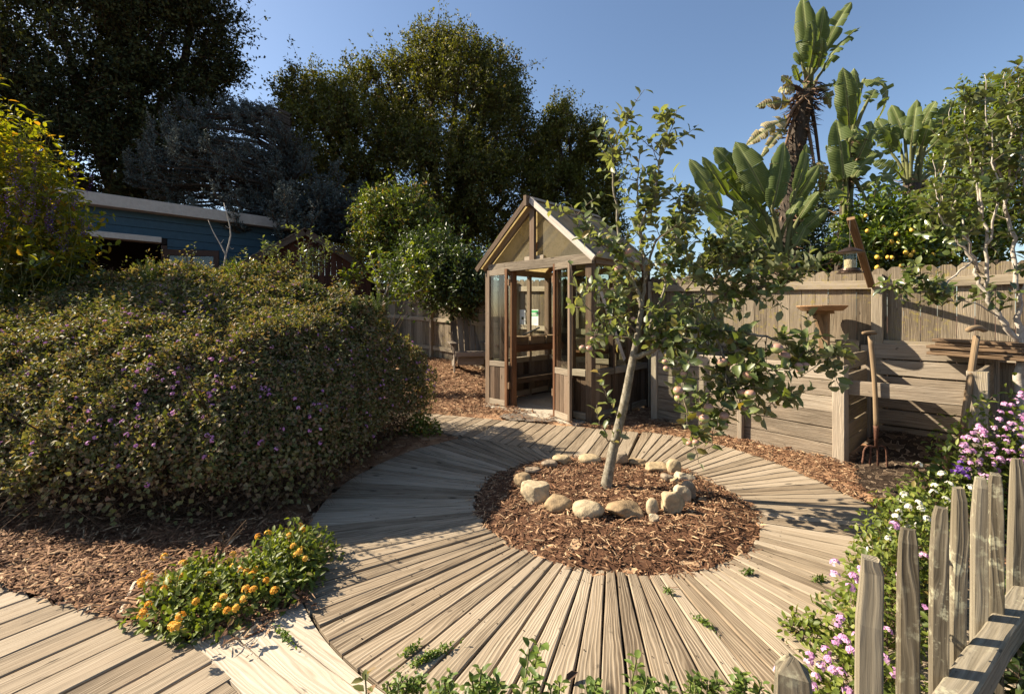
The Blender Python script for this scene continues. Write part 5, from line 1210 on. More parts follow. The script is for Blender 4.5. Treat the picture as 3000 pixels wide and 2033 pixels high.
# smaller trees and shrubs along the back
tree('small_tree', 'bright green bushy small tree in the middle distance, left of the greenhouse', at(1170, 1000, 11.5),
     [lobe(1130, 640, 11.5, 70, 65), lobe(1200, 660, 11.5, 70, 80), lobe(1110, 720, 11.3, 60, 50), lobe(1230, 740, 11.5, 70, 60), lobe(1270, 700, 11.6, 30, 40)], 1500, 16, 0.42, 0.10, 0.04, 'bright', tr=0.08, twig_mat='twig', bark='twigbark')
tree('plum_tree', 'broad small tree in front of the fence beside the garden chair', at(1328, 1020, 9.5),
     [lobe(1310, 800, 9.4, 75, 60), lobe(1230, 800, 9.5, 70, 60), lobe(1380, 830, 9.3, 50, 60), lobe(1340, 860, 9.2, 80, 40), lobe(1270, 740, 9.6, 60, 40)], 1300, 13, 0.34, 0.095, 0.045, 'shade', tr=0.055, bark='bark', up=0.1, trunk_pts=[at(1328, 1025, 9.5), at(1326, 960, 9.5), at(1322, 890, 9.5)])
tree('round_tree', 'lime green round-topped tree far behind the pear branches', at(2900, 900, 13),
     [lobe(2880, 380, 13, 110, 100), lobe(2960, 340, 13, 110, 90), lobe(3060, 380, 13, 120, 130), lobe(2850, 520, 13, 110, 120), lobe(2980, 560, 13, 160, 160)], 2600, 18, 0.4, 0.12, 0.06, 'lime', tr=0.2, bark='bark')
tree('leafy_tree', 'dark leafy tree filling the gap behind the paradise plants', at(2370, 880, 14),
     [lobe(2350, 600, 14, 70, 100), lobe(2370, 740, 14, 80, 90), lobe(2560, 760, 14, 120, 80), lobe(2240, 760, 14, 100, 80)], 1300, 16, 0.5, 0.14, 0.07, 'shade', tr=0.2, bark='bark')
lem = tree('lemon_tree', 'glossy lemon tree hung with yellow fruit behind the fence', at(2640, 880, 6.2),
     [lobe(2640, 680, 6.2, 105, 75), lobe(2560, 700, 6.3, 70, 90), lobe(2740, 700, 6.2, 90, 70), lobe(2620, 740, 6.0, 130, 50), lobe(2830, 700, 6.3, 90, 80)], 950, 13, 0.2, 0.085, 0.042, 'lemon', tr=0.05, bark='bark', quad=False)
V, F = lathe([(0.1, -1.15), (0.45, -1.0), (0.85, -0.6), (1.0, 0), (0.85, 0.6), (0.45, 1.0), (0.12, 1.15)], 12); lme = mk_mesh('lemon', V, F, 'lemonfruit', smooth=True)
for u, v_, d in ((2672, 674, 5.95), (2626, 686, 6.0), (2612, 709, 5.98), (2633, 712, 6.0), (2601, 754, 5.9), (2613, 755, 5.88), (2676, 737, 5.9), (2668, 748, 5.9), (2570, 754, 5.95), (2640, 778, 5.86), (2733, 747, 5.9), (2537, 633, 6.0), (2541, 677, 6.0), (2588, 665, 6.1), (2703, 702, 6.0), (2570, 784, 5.9), (2707, 735, 5.95), (2654, 740, 5.93)):
    o = bpy.data.objects.new('lemon', lme); COL.objects.link(o); attach(o, lem); p = at(u, v_, d - 0.30)
    o.matrix_basis = Matrix.Translation(Vector(p)) @ Matrix.Rotation(random.uniform(-.6, .6), 4, 'X') @ Matrix.Rotation(random.uniform(-.6, .6), 4, 'Y') @ Matrix.Scale(random.uniform(0.022, 0.028), 4)

# ---- the big trailing lantana hedge on the left
def hedge_top(x, y):
    x = np.asarray(x, float); y = np.asarray(y, float); xc = x * 4.9 / np.clip(y, 2.5, 9)
    crest = np.interp(xc, [-6.5, -5.5, -4.9, -4.28, -3.6, -2.67, -2.19, -1.48, -1.0], [1.36, 1.43, 1.57, 1.74, 1.83, 1.78, 1.68, 1.48, 1.2])
    f = np.clip((y - 2.9) / 2.0, 0, 1); f = 0.75 * f + 0.25 * f * f
    return 0.96 + (crest - 0.96) * f + 0.06 * np.sin(x * 2.7 + y) * np.sin(y * 2.9 - x) + 0.035 * np.sin(x * 5.1 + y * 2) * np.sin(y * 4.3 - x)
def hx_right(y): return -1.40 + 0.16 * np.clip(y - 2.9, 0, 3) + 0.05 * np.sin(y * 4)
def hy_front(x): return 2.74 + 0.05 * np.sin(x * 3.1) + 0.12 * np.clip(-x - 2.6, 0, 2)
def inset(x, y):
    a = hx_right(y) - x; b = y - hy_front(x); c = 5.25 + 0.35 * np.clip(-x - 2.0, 0, 2.0) - y
    r = 0.5; m = np.minimum(np.minimum(a, b), c)
    both = (a < r) & (b < r); corner = r - np.hypot(r - np.clip(a, -9, r), r - np.clip(b, -9, r))
    return np.where(both, corner, m)
def hedge_points(n):
    """points on the mound's skin with outward directions"""
    k = int(n * 3.2); y = RNG.uniform(2.7, 6.6, k) ; w = RNG.random(k); y = np.where(w < 0.62, RNG.uniform(2.75, 4.6, k), y)
    x = RNG.uniform(-1, 0, k) * (1.15 * y + 0.4) + np.clip(hx_right(y), -3, 0) * 0 - 0.0; t = inset(x, y)
    ok = (t > -0.02) & (x > -1.15 * y - 0.5); x, y, t = x[ok], y[ok], t[ok]
    f = np.clip((t + 0.04) / 0.62, 0, 1); prof = np.sqrt(1 - (1 - f) ** 2); zt = hedge_top(x, y)
    z = zt * np.clip(prof, 0.02, 1)
    e = 0.02; gx_ = (inset(x + e, y) - t) / e; gy_ = (inset(x, y + e) - t) / e
    N = nrm(np.stack((-gx_ * (1 - f), -gy_ * (1 - f) - 0.12, 0.25 + f), 1)); P = np.stack((x, y, z), 1)
    return P, N
def hedge_sides(n, zlo, zhi):
    """the steep near and right flanks, bulging half way up"""
    s = RNG.random(n) * 6.2; z = RNG.uniform(zlo, zhi, n)
    fr_ = s < 3.6
    x = np.where(fr_, -1.75 - s * 0.95, hx_right(3.0 + (s - 3.6))); y = np.where(fr_, hy_front(-1.75 - s * 0.95), 3.2 + (s - 3.6) * 0.9)
    cor = RNG.random(n) < 0.16; a = RNG.random(n) * math.pi / 2
    cx, cy = hx_right(3.35) - 0.42, 3.29
    x = np.where(cor, cx + 0.42 * np.cos(a), x); y = np.where(cor, cy - 0.42 * np.sin(a), y)
    N = np.stack((np.where(fr_, 0.0, 1.0), np.where(fr_, -1.0, 0.0), np.zeros(n)), 1); N[cor] = np.stack((np.cos(a), -np.sin(a), 0 * a), 1)[cor]
    sn = np.clip(z / hedge_top(x, y), 0, 0.98); cs = np.sqrt(1 - sn ** 2)
    t = 0.62 * (1 - cs) - 0.02 - 0.06 * np.sin(np.clip(z / 0.9, 0, 1) * math.pi) + 0.32 * np.clip(0.32 - z, 0, 1)
    P = np.stack((x, y, z), 1) - N * t[:, None]
    return P, nrm(N * cs[:, None] + np.stack((0 * x, 0 * x, sn + 0.15), 1))
hedge = empty('lantana_hedge', (-2.6, 4.2, 0), label='great mound of trailing lantana with tiny mauve flowers, dry twigs below', cat='hedge')
P, N = hedge_points(60000)
q = len(P); clump = 0.05 * np.sin(P[:, 0] * 9 + 2.1 * np.sin(P[:, 1] * 5)) * np.sin(P[:, 1] * 8 - P[:, 0] * 3 + 1.7 * np.sin(P[:, 0] * 6)) + 0.05 * np.sin(P[:, 0] * 19 + 1.5 * np.sin(P[:, 1] * 13)) * np.sin(P[:, 1] * 23 + P[:, 2] * 9) * np.sin(P[:, 2] * 17 + P[:, 0] * 5)
P = P + N * (clump - 0.10 * RNG.random(q) ** 2 + 0.03 * RNG.random(q))[:, None]
parts = []
for rep in range(2):
    Q = P + RNG.normal(0, 0.016, P.shape); D = nrm(RNG.normal(0, 0.8, P.shape) + N * 0.55)
    sc_ = np.clip(P[:, 1] / 3.6, 0.85, 1.5)
    parts.append(leaf_quads(Q, D, nrm(N + RNG.normal(0, 0.55, P.shape)), 0.034 * sc_ * RNG.uniform(0.6, 1.25, q), 0.022 * sc_ * RNG.uniform(0.6, 1.2, q), var=np.clip(RNG.random(q) * 0.75 + 0.25 * np.clip((P[:, 1] - 3) / 2.5, 0, 1) * RNG.random(q) + 0.0, 0, .999)))
P2, N2_ = hedge_sides(46000, 0.28, 1.0); g = RNG.random(len(P2)) < np.clip((P2[:, 2] - 0.25) / 0.45, 0.08, 1); P2, N2_ = P2[g], N2_[g]; q2 = len(P2)
P2 = P2 + N2_ * (0.06 * np.sin(P2[:, 0] * 11 + P2[:, 1] * 9) * np.sin(P2[:, 2] * 14) - 0.12 * RNG.random(q2) ** 1.5 + 0.03)[:, None]
parts.append(leaf_quads(P2, nrm(RNG.normal(0, 0.8, P2.shape) + N2_ * 0.5), nrm(N2_ + RNG.normal(0, 0.6, P2.shape)), 0.034 * RNG.uniform(0.6, 1.3, q2), 0.024 * RNG.uniform(0.6, 1.2, q2), var=RNG.random(q2) * 0.7))
P3, N3 = hedge_sides(1500, 0.05, 0.4); parts.append(leaf_quads(P3 + N3 * RNG.uniform(-.15, .05, (1500, 1)), nrm(RNG.normal(0, 0.8, P3.shape) + N3 * 0.5), N3, 0.038, 0.03, var=RNG.random(1500) * 0.6))
V, F, A = merge(parts); make('foliage', V, F, 'lantana', hedge, var=A, kind='stuff')
sp_i = RNG.choice(len(P), 750); sfr = []
for i_ in sp_i:
    q0 = P[i_] - N[i_] * 0.04; pth = wander(q0, N[i_] * 0.7 + np.array((0, 0, 0.5)) + rdirs(1)[0] * 0.5, random.uniform(0.10, 0.34), 5, 0.25, 0.05); sfr.append(shoot_leaves(pth, 14, 0.036, 0.021, t0=0.1, up=0.15))
Ps, Ds, Ns, Ls, Ws = cat_frames(sfr); parts.append(leaf_quads(Ps, Ds, Ns, Ls, Ws, var=RNG.random(len(Ps)) * 0.85)); V, F, A = merge(parts[-1:]); make('sprigs', V, F, 'lantana', hedge, var=A, kind='stuff')
# dry stems under the leaves
P4, N4 = hedge_sides(4200, 0.0, 0.5); n4 = len(P4); dirn = nrm(np.stack((RNG.normal(0, 1, n4), RNG.normal(0, 1, n4), RNG.normal(0, 0.55, n4)), 1)); dirn -= N4 * (dirn * N4).sum(1)[:, None] * 0.6
ln4 = RNG.uniform(0.15, 0.6, (n4, 1)); P4 = P4 + N4 * RNG.uniform(-0.42, -0.08, (n4, 1))
E4 = P4 + dirn * ln4; E4[:, 2] = np.clip(E4[:, 2], 0.02, 2); Mid = (P4 + E4) / 2 + np.stack((RNG.normal(0, .05, n4), RNG.normal(0, .05, n4), RNG.uniform(-0.02, 0.12, n4)), 1)
V, F, A = twigs3(P4, Mid, E4, 0.0021); make('twigs', V, F, 'twig', hedge, var=A, kind='stuff')
# main woody stems fanning from the ground (they also stop light running through the mound)
sx0 = RNG.uniform(-5.5, -1.8, 900); sy0 = RNG.uniform(3.2, 6.0, 900); S0 = np.stack((sx0, sy0, 0 * sx0), 1); S2 = S0 + np.stack((RNG.normal(0, .35, 900), RNG.normal(0, .35, 900), hedge_top(sx0, sy0) * 0.85), 1)
V, F, A = twigs3(S0, (S0 + S2) / 2 + RNG.normal(0, .08, S0.shape), S2, 0.009); make('stems', V, F, 'twig', hedge, var=A * 0.5, kind='stuff')
xs = np.linspace(-6.4, -1.7, 40); ys = np.linspace(3.15, 6.2, 30); Xg, Yg = np.meshgrid(xs, ys, indexing='ij'); tin = inset(Xg, Yg)
Zg = hedge_top(Xg, Yg) * np.sqrt(np.clip(1 - (1 - np.clip((tin - 0.25) / 0.6, 0, 1)) ** 2, 0, 1)) - 0.16
V = np.stack((Xg, Yg, np.clip(Zg, -0.05, 3)), -1).reshape(-1, 3); i, j = np.meshgrid(np.arange(39), np.arange(29), indexing='ij'); q_ = (i * 30 + j).ravel()
make('dark_core', V, np.stack((q_, q_ + 30, q_ + 31, q_ + 1), 1), 'twig', hedge, var=np.full(len(V), 0.08), kind='stuff')  # unseen dark core added inside the mound to block light
def flower_heads(P, N, r, petals, size):
    """small domes of florets: one quad each"""
    n = len(P); k = petals; dv = rdirs(n * k); Nn = np.repeat(N, k, 0); dv = nrm(dv + Nn * 0.9)
    Q = np.repeat(P, k, 0) + dv * np.repeat(np.broadcast_to(r, (n,)), k)[:, None]
    T = nrm(np.cross(dv, rdirs(n * k))); s = size * RNG.uniform(0.7, 1.2, n * k)
    return leaf_quads(Q - T * s[:, None] / 2, T, dv, s, s, fold=0.15, droop=-0.1, var=np.clip(np.repeat(RNG.random(n), k) * 0.6 + RNG.random(n * k) * 0.4, 0, .999))
idx = RNG.choice(len(P), 1500); idx = idx[(np.sin(P[idx][:, 0] * 4.1 + 1) * np.sin(P[idx][:, 1] * 3.7) + RNG.normal(0, .35, len(idx))) > 0.0]; Pa, Na = P[idx] + N[idx] * 0.035, N[idx]
P5, N5 = hedge_sides(190, 0.4, 0.95); Pf = np.concatenate((Pa, P5 + N5 * 0.05)); Nf = np.concatenate((Na, N5))
V, F, A = flower_heads(Pf, Nf, 0.012, 9, 0.0145); make('flowers', V, F, 'palepink', hedge, var=A, kind='stuff')

# ---- rosemary spires and other shoots rising out of the hedge
def rosemary(name, base, spikes, h, spread, label, mat='rosemary', ll=0.028, lw=0.005, per=120, cat='shrub'):
    t = empty(name, base, label=label, cat=cat); st = MB(); fr = []
    for k in range(spikes):
        b0 = base + np.array((random.gauss(0, spread * .5), random.gauss(0, spread * .5), 0)); p = wander(b0, (random.gauss(0, .16), random.gauss(0, .16), 1), h * random.uniform(0.65, 1.1), 6, 0.10, 0.1)
        st.tube(p, 0.003, 5, cap=False); fr.append(shoot_leaves(p, per, ll, lw, t0=0.12, up=0.55, spread=0.8))
    st.build('stems', 'greenstem', t); P_, D_, N_, L_, W_ = cat_frames(fr); V, F, A = leaf_quads(P_, D_, N_, L_, W_); make('foliage', V, F, mat, t, var=A, kind='stuff')
def on_hedge(u, v, d, dz=-0.10):
    d = min(d, 4.75); p = at(u, v, d); p[2] = float(hedge_top(p[0], p[1])) + dz; return p
rosemary('rosemary', on_hedge(440, 790, 5.5), 9, 0.30, 0.12, 'tall clump of rosemary spires on the hedge crest before the dark doorway')
rosemary('rosemary', on_hedge(310, 1010, 3.9), 3, 0.30, 0.06, 'rosemary shoots at the left of the hedge face')
rosemary('rosemary', on_hedge(362, 1045, 3.8), 3, 0.28, 0.04, 'slim rosemary spire just right of the left shoots on the hedge')
rosemary('rosemary', on_hedge(925, 945, 4.6), 6, 0.26, 0.10, 'pair of rosemary spires in the right half of the hedge')
rosemary('rosemary', on_hedge(1030, 985, 4.4), 2, 0.18, 0.05, 'small rosemary sprig near the right end of the hedge')
rosemary('rosemary', on_hedge(1110, 880, 5.2), 8, 0.22, 0.16, 'rosemary clump on the hedge crest below the pale-stemmed shrub')
rosemary('rosemary', on_hedge(760, 800, 5.6), 6, 0.20, 0.12, 'rosemary clump on the hedge crest before the brown shed')
rosemary('seed_stalk', on_hedge(365, 760, 5.2), 4, 0.34, 0.08, 'brown dried seed stalks standing on the hedge before the doorway', mat='twig', ll=0.022, lw=0.014, per=60, cat='plant')
rosemary('seed_stalk', on_hedge(545, 780, 5.4), 3, 0.28, 0.08, 'brown dried seed heads standing before the open brown door', mat='twig', ll=0.022, lw=0.014, per=50, cat='plant')
rosemary('grassy_plant', on_hedge(690, 800, 5.6), 8, 0.24, 0.10, 'tuft of narrow bright green leaves below the bare forked stem', mat='bright', ll=0.11, lw=0.012, per=14, cat='plant')
bare = empty('bare_sapling', at(655, 800, 5.8), label='bare pale forked stem standing before the blue wall', cat='sapling')
for pts, r in (([(652, 810), (662, 745), (676, 690), (668, 640), (656, 595)], .011), ([(662, 750), (645, 715), (625, 680), (610, 645)], .008), ([(668, 720), (680, 730), (684, 728)], .003), ([(645, 716), (655, 703)], .003), ([(672, 670), (660, 662)], .003)):
    m = MB(); pp_ = curve([at(u, v_, 5.8) for u, v_ in pts], 10); m.tube(pp_, np.linspace(r, r * 0.45, len(pp_)), 7); m.build('stem', 'whitebark', bare, smooth=True)

# ---- leafy saplings and shrubs behind the hedge
def sapling(name, label, base, tips, per, ll, lw, mat, bark='twigbark', side=3, parts_n=0, cat='sapling', r=0.008, up=0.35):
    t = empty(name, base, label=label, cat=cat); fr = []; st = MB()
    for tip in tips:
        mid = base * 0.5 + tip * 0.5 + np.array((random.gauss(0, .05), random.gauss(0, .05), 0.03)); p = curve([base, mid, tip], 12); st.tube(p, np.linspace(r, r * 0.3, len(p)), 6, cap=False)
        fr.append(shoot_leaves(p, per, ll, lw, t0=0.3, up=up))
        for k in range(side):
            i = random.randint(4, len(p) - 2); q = wander(p[i], unit(p[-1] - p[0]) * 0.6 + rdirs(1)[0] * 0.8, random.uniform(0.12, 0.34), 5, 0.25, 0.25); st.tube(q, 0.003, 5, cap=False); fr.append(shoot_leaves(q, max(5, per // 2), ll, lw, t0=0.2, up=up))
    st.build('stems', bark, t, smooth=True); f = cat_frames(fr)
    if parts_n: leaf_parts(t, f, parts_n, mat)
    else:
        V, F, A = leaf_fine(*f); make('foliage', V, F, mat, t, var=A, smooth=True, kind='stuff')
    return t
sapling('pear_sapling', 'leafy sapling in front of the brown shed gable', at(885, 860, 7.90), [at(870, 665, 7.90), at(912, 668, 7.90), at(890, 700, 7.78), at(965, 690, 8.02), at(980, 715, 8.02), at(930, 740, 7.90), at(850, 740, 7.90), at(900, 780, 7.78)], 20, 0.075, 0.042, 'pear', side=3)
sapling('pear_sapling', 'smaller leafy sapling at the left foot of the shed roof', at(800, 860, 7.80), [at(770, 690, 7.80), at(800, 720, 7.80), at(820, 715, 7.80), at(740, 760, 7.80), at(835, 770, 7.80)], 16, 0.07, 0.04, 'pear', side=3)
sapling('fig_sapling', 'large-leaved shrub between shed and pale-stemmed bush', at(1030, 870, 7.70), [at(1035, 780, 7.70), at(1000, 800, 7.70), at(1065, 800, 7.70), at(1015, 835, 7.58)], 14, 0.12, 0.06, 'bright', side=2)
sapling('magnolia_shrub', 'pale-stemmed shrub with big upturned leaves left of the chair', at(1112, 900, 8.00), [at(1085, 745, 8.00), at(1110, 735, 8.00), at(1145, 770, 8.00), at(1160, 800, 7.88), at(1090, 800, 7.88), at(1190, 850, 7.88), at(1235, 850, 7.88), at(1175, 880, 7.76)], 11, 0.13, 0.065, 'bright', bark='whitebark', side=2, r=0.014)
sapling('green_shrub', 'rounded green shrub behind the pale-stemmed bush', at(1220, 900, 8.2), [at(u, v_, 8.2) for u, v_ in ((1180, 770), (1210, 720), (1245, 735), (1270, 780), (1200, 830), (1240, 850), (1170, 850), (1225, 790))], 18, 0.09, 0.05, 'bright', side=6)
# ---- tall yellow shrub with purple spikes at the left edge
ys_ = empty('sage_shrub', at(60, 1000, 4.6), label='tall yellow-green sage shrub with purple flower spikes at the left edge', cat='shrub')
fr = []; st = MB(); heads = []
for k in range(120):
    b0 = at(random.uniform(-120, 190), 1000, random.uniform(4.3, 5.1)); b0[2] = 0.4
    u = random.uniform(-130, 262); top = np.interp(u, [-300, 0, 60, 130, 200, 265], [160, 255, 300, 330, 430, 570]); vt = top + abs(random.gauss(0, 1)) * 95 + random.random() ** 2 * 170
    d = random.uniform(4.2, 5.0); tip = at(u, vt, d); p = curve([b0, b0 * 0.45 + tip * 0.55 + np.array((random.gauss(0, .1), 0, 0.06)), tip], 14); st.tube(p, np.linspace(0.006, 0.0018, len(p)), 5, cap=False)
    fr.append(shoot_leaves(p, 40, 0.085, 0.038, t0=0.30, up=0.05, spread=1.1, jitter=0.03))
    for j in range(3):
        i = random.randint(5, len(p) - 2); q = wander(p[i], rdirs(1)[0] + np.array((0.1, -.2, .2)), random.uniform(.15, .4), 5, .3); st.tube(q, 0.002, 4, cap=False); fr.append(shoot_leaves(q, 12, 0.078, 0.036, t0=0.15, up=0.05, jitter=0.02))
st.build('stems', 'greenstem', ys_); P_, D_, N_, L_, W_ = cat_frames(fr)
hi = (P_[:, 2] + RNG.normal(0, 0.22, len(P_))) > 1.7  # light painted by height: sun-glow yellow above, shaded green below
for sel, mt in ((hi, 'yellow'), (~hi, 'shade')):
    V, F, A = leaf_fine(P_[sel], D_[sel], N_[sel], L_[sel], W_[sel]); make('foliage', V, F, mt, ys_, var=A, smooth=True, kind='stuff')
fr = []
for k in range(60):
    b0 = at(random.gauss(95, 80), random.gauss(620, 65) if k < 75 else random.uniform(740, 820), random.uniform(4.05, 4.4)); p = wander(b0, (random.gauss(0.2, .4), -.15, 1), random.uniform(0.12, 0.24), 5, .15); fr.append(shoot_leaves(p, 22, 0.020, 0.009, t0=0.0, up=0.2))
P_, D_, N_, L_, W_ = cat_frames(fr); V, F, A = leaf_quads(P_, D_, N_, L_, W_); make('flower_spikes', V, F, 'purple', ys_, var=A, kind='stuff')

# ---- orange lantana by the walkway
def lantana(name, label, blobs, n_leaf, ll, lw, fmat, heads, hr, mat='lantana2', cat='shrub', petals=16, psize=0.012, single=False, dry=0):
    """blobs: (centre x, y, rx, ry, height)"""
    c = np.array([(b[0], b[1], 0) for b in blobs]); base = c.mean(0); t = empty(name, base, label=label, cat=cat)
    wt = np.array([b[2] * b[3] for b in blobs]); wt /= wt.sum(); k = RNG.choice(len(blobs), n_leaf, p=wt); B = np.array(blobs)[k]
    dv = rdirs(n_leaf); dv[:, 2] = np.abs(dv[:, 2]); rr = (0.35 + 0.65 * RNG.random(n_leaf) ** 0.5)[:, None]
    R = B[:, 2:5]; wob = 1 + 0.2 * np.sin(dv[:, :1] * 6 + k[:, None]) * np.sin(dv[:, 1:2] * 7)
    Pn = np.stack((B[:, 0], B[:, 1], 0 * B[:, 0]), 1) + dv * R * rr * wob; N = nrm(dv + np.array((0, 0, 0.6)) + RNG.normal(0, .4, dv.shape)); D = nrm(dv + RNG.normal(0, .8, dv.shape))
    V, F, A = leaf_fine(Pn, D, N, ll * RNG.uniform(.6, 1.25, n_leaf), lw * RNG.uniform(.6, 1.2, n_leaf), wave=0.05); make('foliage', V, F, mat, t, var=A, smooth=True, kind='stuff')
    m = n_leaf // 8; S0 = np.stack((B[:m, 0], B[:m, 1], 0 * B[:m, 0]), 1) + RNG.normal(0, .04, (m, 3)) * np.array((1, 1, 0)); tw = twigs3(S0, (S0 + Pn[:m]) / 2 + np.array((0, 0, .02)), Pn[:m], 0.0016); make('stems', tw[0], tw[1], 'twig', t, var=tw[2], kind='stuff')
    if heads is not None:
        hp_ = np.array(heads, float); hn = nrm(np.tile(np.array((0.0, -0.35, 0.9)), (len(hp_), 1)) + RNG.normal(0, .25, hp_.shape))
        if single:
            for q, nn in zip(hp_, hn):
                V, F, A = flower_heads(q[None], nn[None], hr * random.uniform(.75, 1.15), petals, psize); make('flower_head', V, F, fmat, t, var=A)
        else:
            V, F, A = flower_heads(hp_, hn, hr, petals, psize); make('flowers', V, F, fmat, t, var=A, kind='stuff')
    return t
oh = [(482, 1630), (425, 1680), (415, 1705), (415, 1712), (440, 1690), (492, 1705), (480, 1725), (530, 1690), (535, 1650), (610, 1685), (685, 1660), (705, 1670), (722, 1675), (750, 1668), (738, 1685), (682, 1625), (720, 1725), (742, 1728), (655, 1750), (715, 1755), (635, 1778), (665, 1788), (530, 1805), (515, 1838), (505, 1835), (435, 1770), (420, 1790), (418, 1802), (848, 1570), (880, 1540), (885, 1552), (860, 1600), (882, 1612), (895, 1635), (805, 1730), (692, 1782), (575, 1762), (780, 1700), (757, 1572), (785, 1563), (870, 1625)]
hh = []
for u, v_ in oh:
    d = np.interp(v_, [1540, 1600, 1700, 1840], [2.58, 2.42, 2.18, 1.86]); hh.append(at(u, v_, d - 0.16))
lantana('orange_lantana', 'low lantana with bright orange flower heads beside the pale planks', [(-1.42, 2.02, .24, .18, .15), (-1.20, 2.10, .25, .2, .17), (-1.14, 2.36, .22, .2, .2), (-1.50, 2.18, .15, .15, .13), (-1.30, 1.90, .18, .10, .09), (-1.10, 2.22, .18, .18, .15)], 4200, 0.036, 0.019, 'orange', hh, 0.0145, single=True, petals=30, psize=0.013)
h2 = [at(u, v_, 4.95) for u, v_ in ((1205, 1252), (1222, 1258), (1240, 1262), (1250, 1255), (1210, 1268), (1262, 1245), (1230, 1270))]
lantana('orange_lantana', 'small orange lantana at the far right foot of the hedge', [(-1.0, 5.0, .22, .16, .22)], 500, 0.045, 0.026, 'orange', h2, 0.018, petals=18, psize=0.014)

# ---- pink, white and purple lantana along the picket fence
def hd(l, d0, d1): return [at(u, v_, random.uniform(d0, d1)) for u, v_ in l]
ru = lambda n, u0, u1, v0, v1: [(random.uniform(u0, u1), random.uniform(v0, v1)) for _ in range(n)]
ph = []
for _ in range(95):
    u = random.uniform(2815, 3010); v_ = random.uniform(np.interp(u, [2815, 2900, 2960, 3010], [1290, 1215, 1165, 1140]), 1400); ph.append(at(u, v_, random.uniform(2.55, 2.75)))
lantana('pink_lantana', 'tall pink lantana growing over the far end of the picket fence', [(2.95, 2.85, .30, .25, .74), (2.72, 2.75, .22, .2, .58), (3.15, 2.75, .3, .3, .8), (2.62, 2.62, .15, .15, .42)], 3600, 0.042, 0.026, 'pink', ph, 0.014, petals=13, psize=0.016)
wh = hd([(2690, 1362), (2640, 1470), (2650, 1450), (2660, 1485), (2632, 1500), (2625, 1515), (2648, 1530), (2662, 1545), (2690, 1475), (2700, 1490), (2715, 1520), (2605, 1580), (2620, 1610), (2550, 1610), (2760, 1390), (2780, 1420), (2800, 1440), (2845, 1430), (2740, 1425), (2735, 1445), (2770, 1465), (2720, 1550), (2690, 1540), (2610, 1550)], 2.1, 2.35)
lantana('white_lantana', 'white flowered lantana just outside the picket fence', [(1.95, 2.28, .24, .16, .38), (2.15, 2.42, .22, .16, .44), (1.75, 2.1, .18, .14, .32), (2.4, 2.62, .2, .16, .40)], 2400, 0.036, 0.022, 'whitepetal', wh, 0.015, petals=16, psize=0.015)
ph2 = hd([(2447, 1651), (2445, 1685), (2490, 1722), (2522, 1670), (2528, 1678), (2465, 1810), (2470, 1870), (2478, 1880), (2510, 1865), (2372, 1922), (2370, 1940), (2428, 1935), (2285, 1955), (2280, 1965), (2440, 1965), (2350, 1990), (2365, 2000), (2480, 2020), (2485, 2028), (2620, 1970), (2705, 1785), (2704, 1630), (2500, 1690), (2620, 1540), (2455, 1826), (2420, 1905), (2390, 1985), (2520, 1705), (2465, 1970), (2300, 1945), (2330, 1975), (2405, 1950), (2495, 1905), (2600, 1850), (2590, 1930), (2640, 1690), (2450, 1880), (2380, 2010), (2540, 1990)], 1.30, 1.48)
lantana('pink_lantana', 'low pink lantana spilling through the nearest pickets onto the boardwalk', [(1.15, 1.50, .20, .14, .22), (1.35, 1.72, .2, .15, .32), (0.98, 1.38, .18, .12, .14), (1.55, 1.9, .18, .15, .36), (1.2, 1.85, .10, .08, .08), (1.8, 2.05, .14, .12, .34)], 2600, 0.032, 0.02, 'pink', ph2, 0.012, petals=13, psize=0.014)
pu = hd(ru(16, 2780, 2840, 1355, 1400), 2.45, 2.6)
lantana('purple_verbena', 'dark purple flowers by the spade blade', [(2.5, 2.55, .12, .1, .42)], 350, 0.03, 0.016, 'purple', pu, 0.012, petals=12, psize=0.014)
pv = hd([(2868, 1890), (2880, 1900), (2892, 1890), (2905, 1885), (2912, 1895), (2885, 1915)], 1.38, 1.42)
lantana('purple_verbena', 'violet flowers and broad leaves behind the picket rail at the right edge', [(1.65, 1.42, .18, .12, .30), (1.9, 1.6, .2, .15, .35), (2.2, 1.8, .25, .2, .45)], 900, 0.05, 0.03, 'purple', pv, 0.014, petals=14, psize=0.017, mat='shade')

# ---- weeds along the near edge of the boardwalk
def weed(u, v, d, h, label, stems=1, ll=0.038, mat='weed', n=16):
    b0 = at(u, v, d); b0[2] = b0[2] - h; base = np.array((b0[0], b0[1], max(-0.03, b0[2]))); t = empty('weed', base, label=label, cat='weed', group='weeds on the boardwalk edge'); fr = []; st = MB()
    for k in range(stems):
        q = base + np.array((random.gauss(0, .03), random.gauss(0, .02), 0)) * (stems > 1); p = wander(q, (random.gauss(0, .12), random.gauss(0, .1), 1), h * random.uniform(.8, 1.05), 6, .12); st.tube(p, 0.0028, 5, cap=False); fr.append(shoot_leaves(p, n, ll, ll * .62, t0=0.15, up=0.1))
    st.build('stems', 'greenstem', t, kind='stuff'); f = cat_frames(fr); V, F, A = leaf_fine(*f, wave=0.08); make('foliage', V, F, mat, t, var=A, smooth=True, kind='stuff')
weed(1525, 1885, 1.45, 0.22, 'tallest leafy weed at the near edge, left of centre', 2, 0.042, n=16)
weed(1395, 1935, 1.42, 0.18, 'darker weed just left of the tallest one', 1, 0.036, n=18)
weed(1835, 1930, 1.42, 0.20, 'upright weed at the near edge, right of centre', 2, 0.036, n=18)
weed(1070, 1975, 1.5, 0.10, 'drooping olive seedling on the pale planks', 1, 0.045, 'lantana', n=7)
weed(1300, 1985, 1.45, 0.10, 'low tuft of weeds left of the darker weed', 8, 0.024, n=12)
weed(1180, 1985, 1.5, 0.08, 'spreading low weeds along the edge by the pale planks', 14, 0.022, n=12)
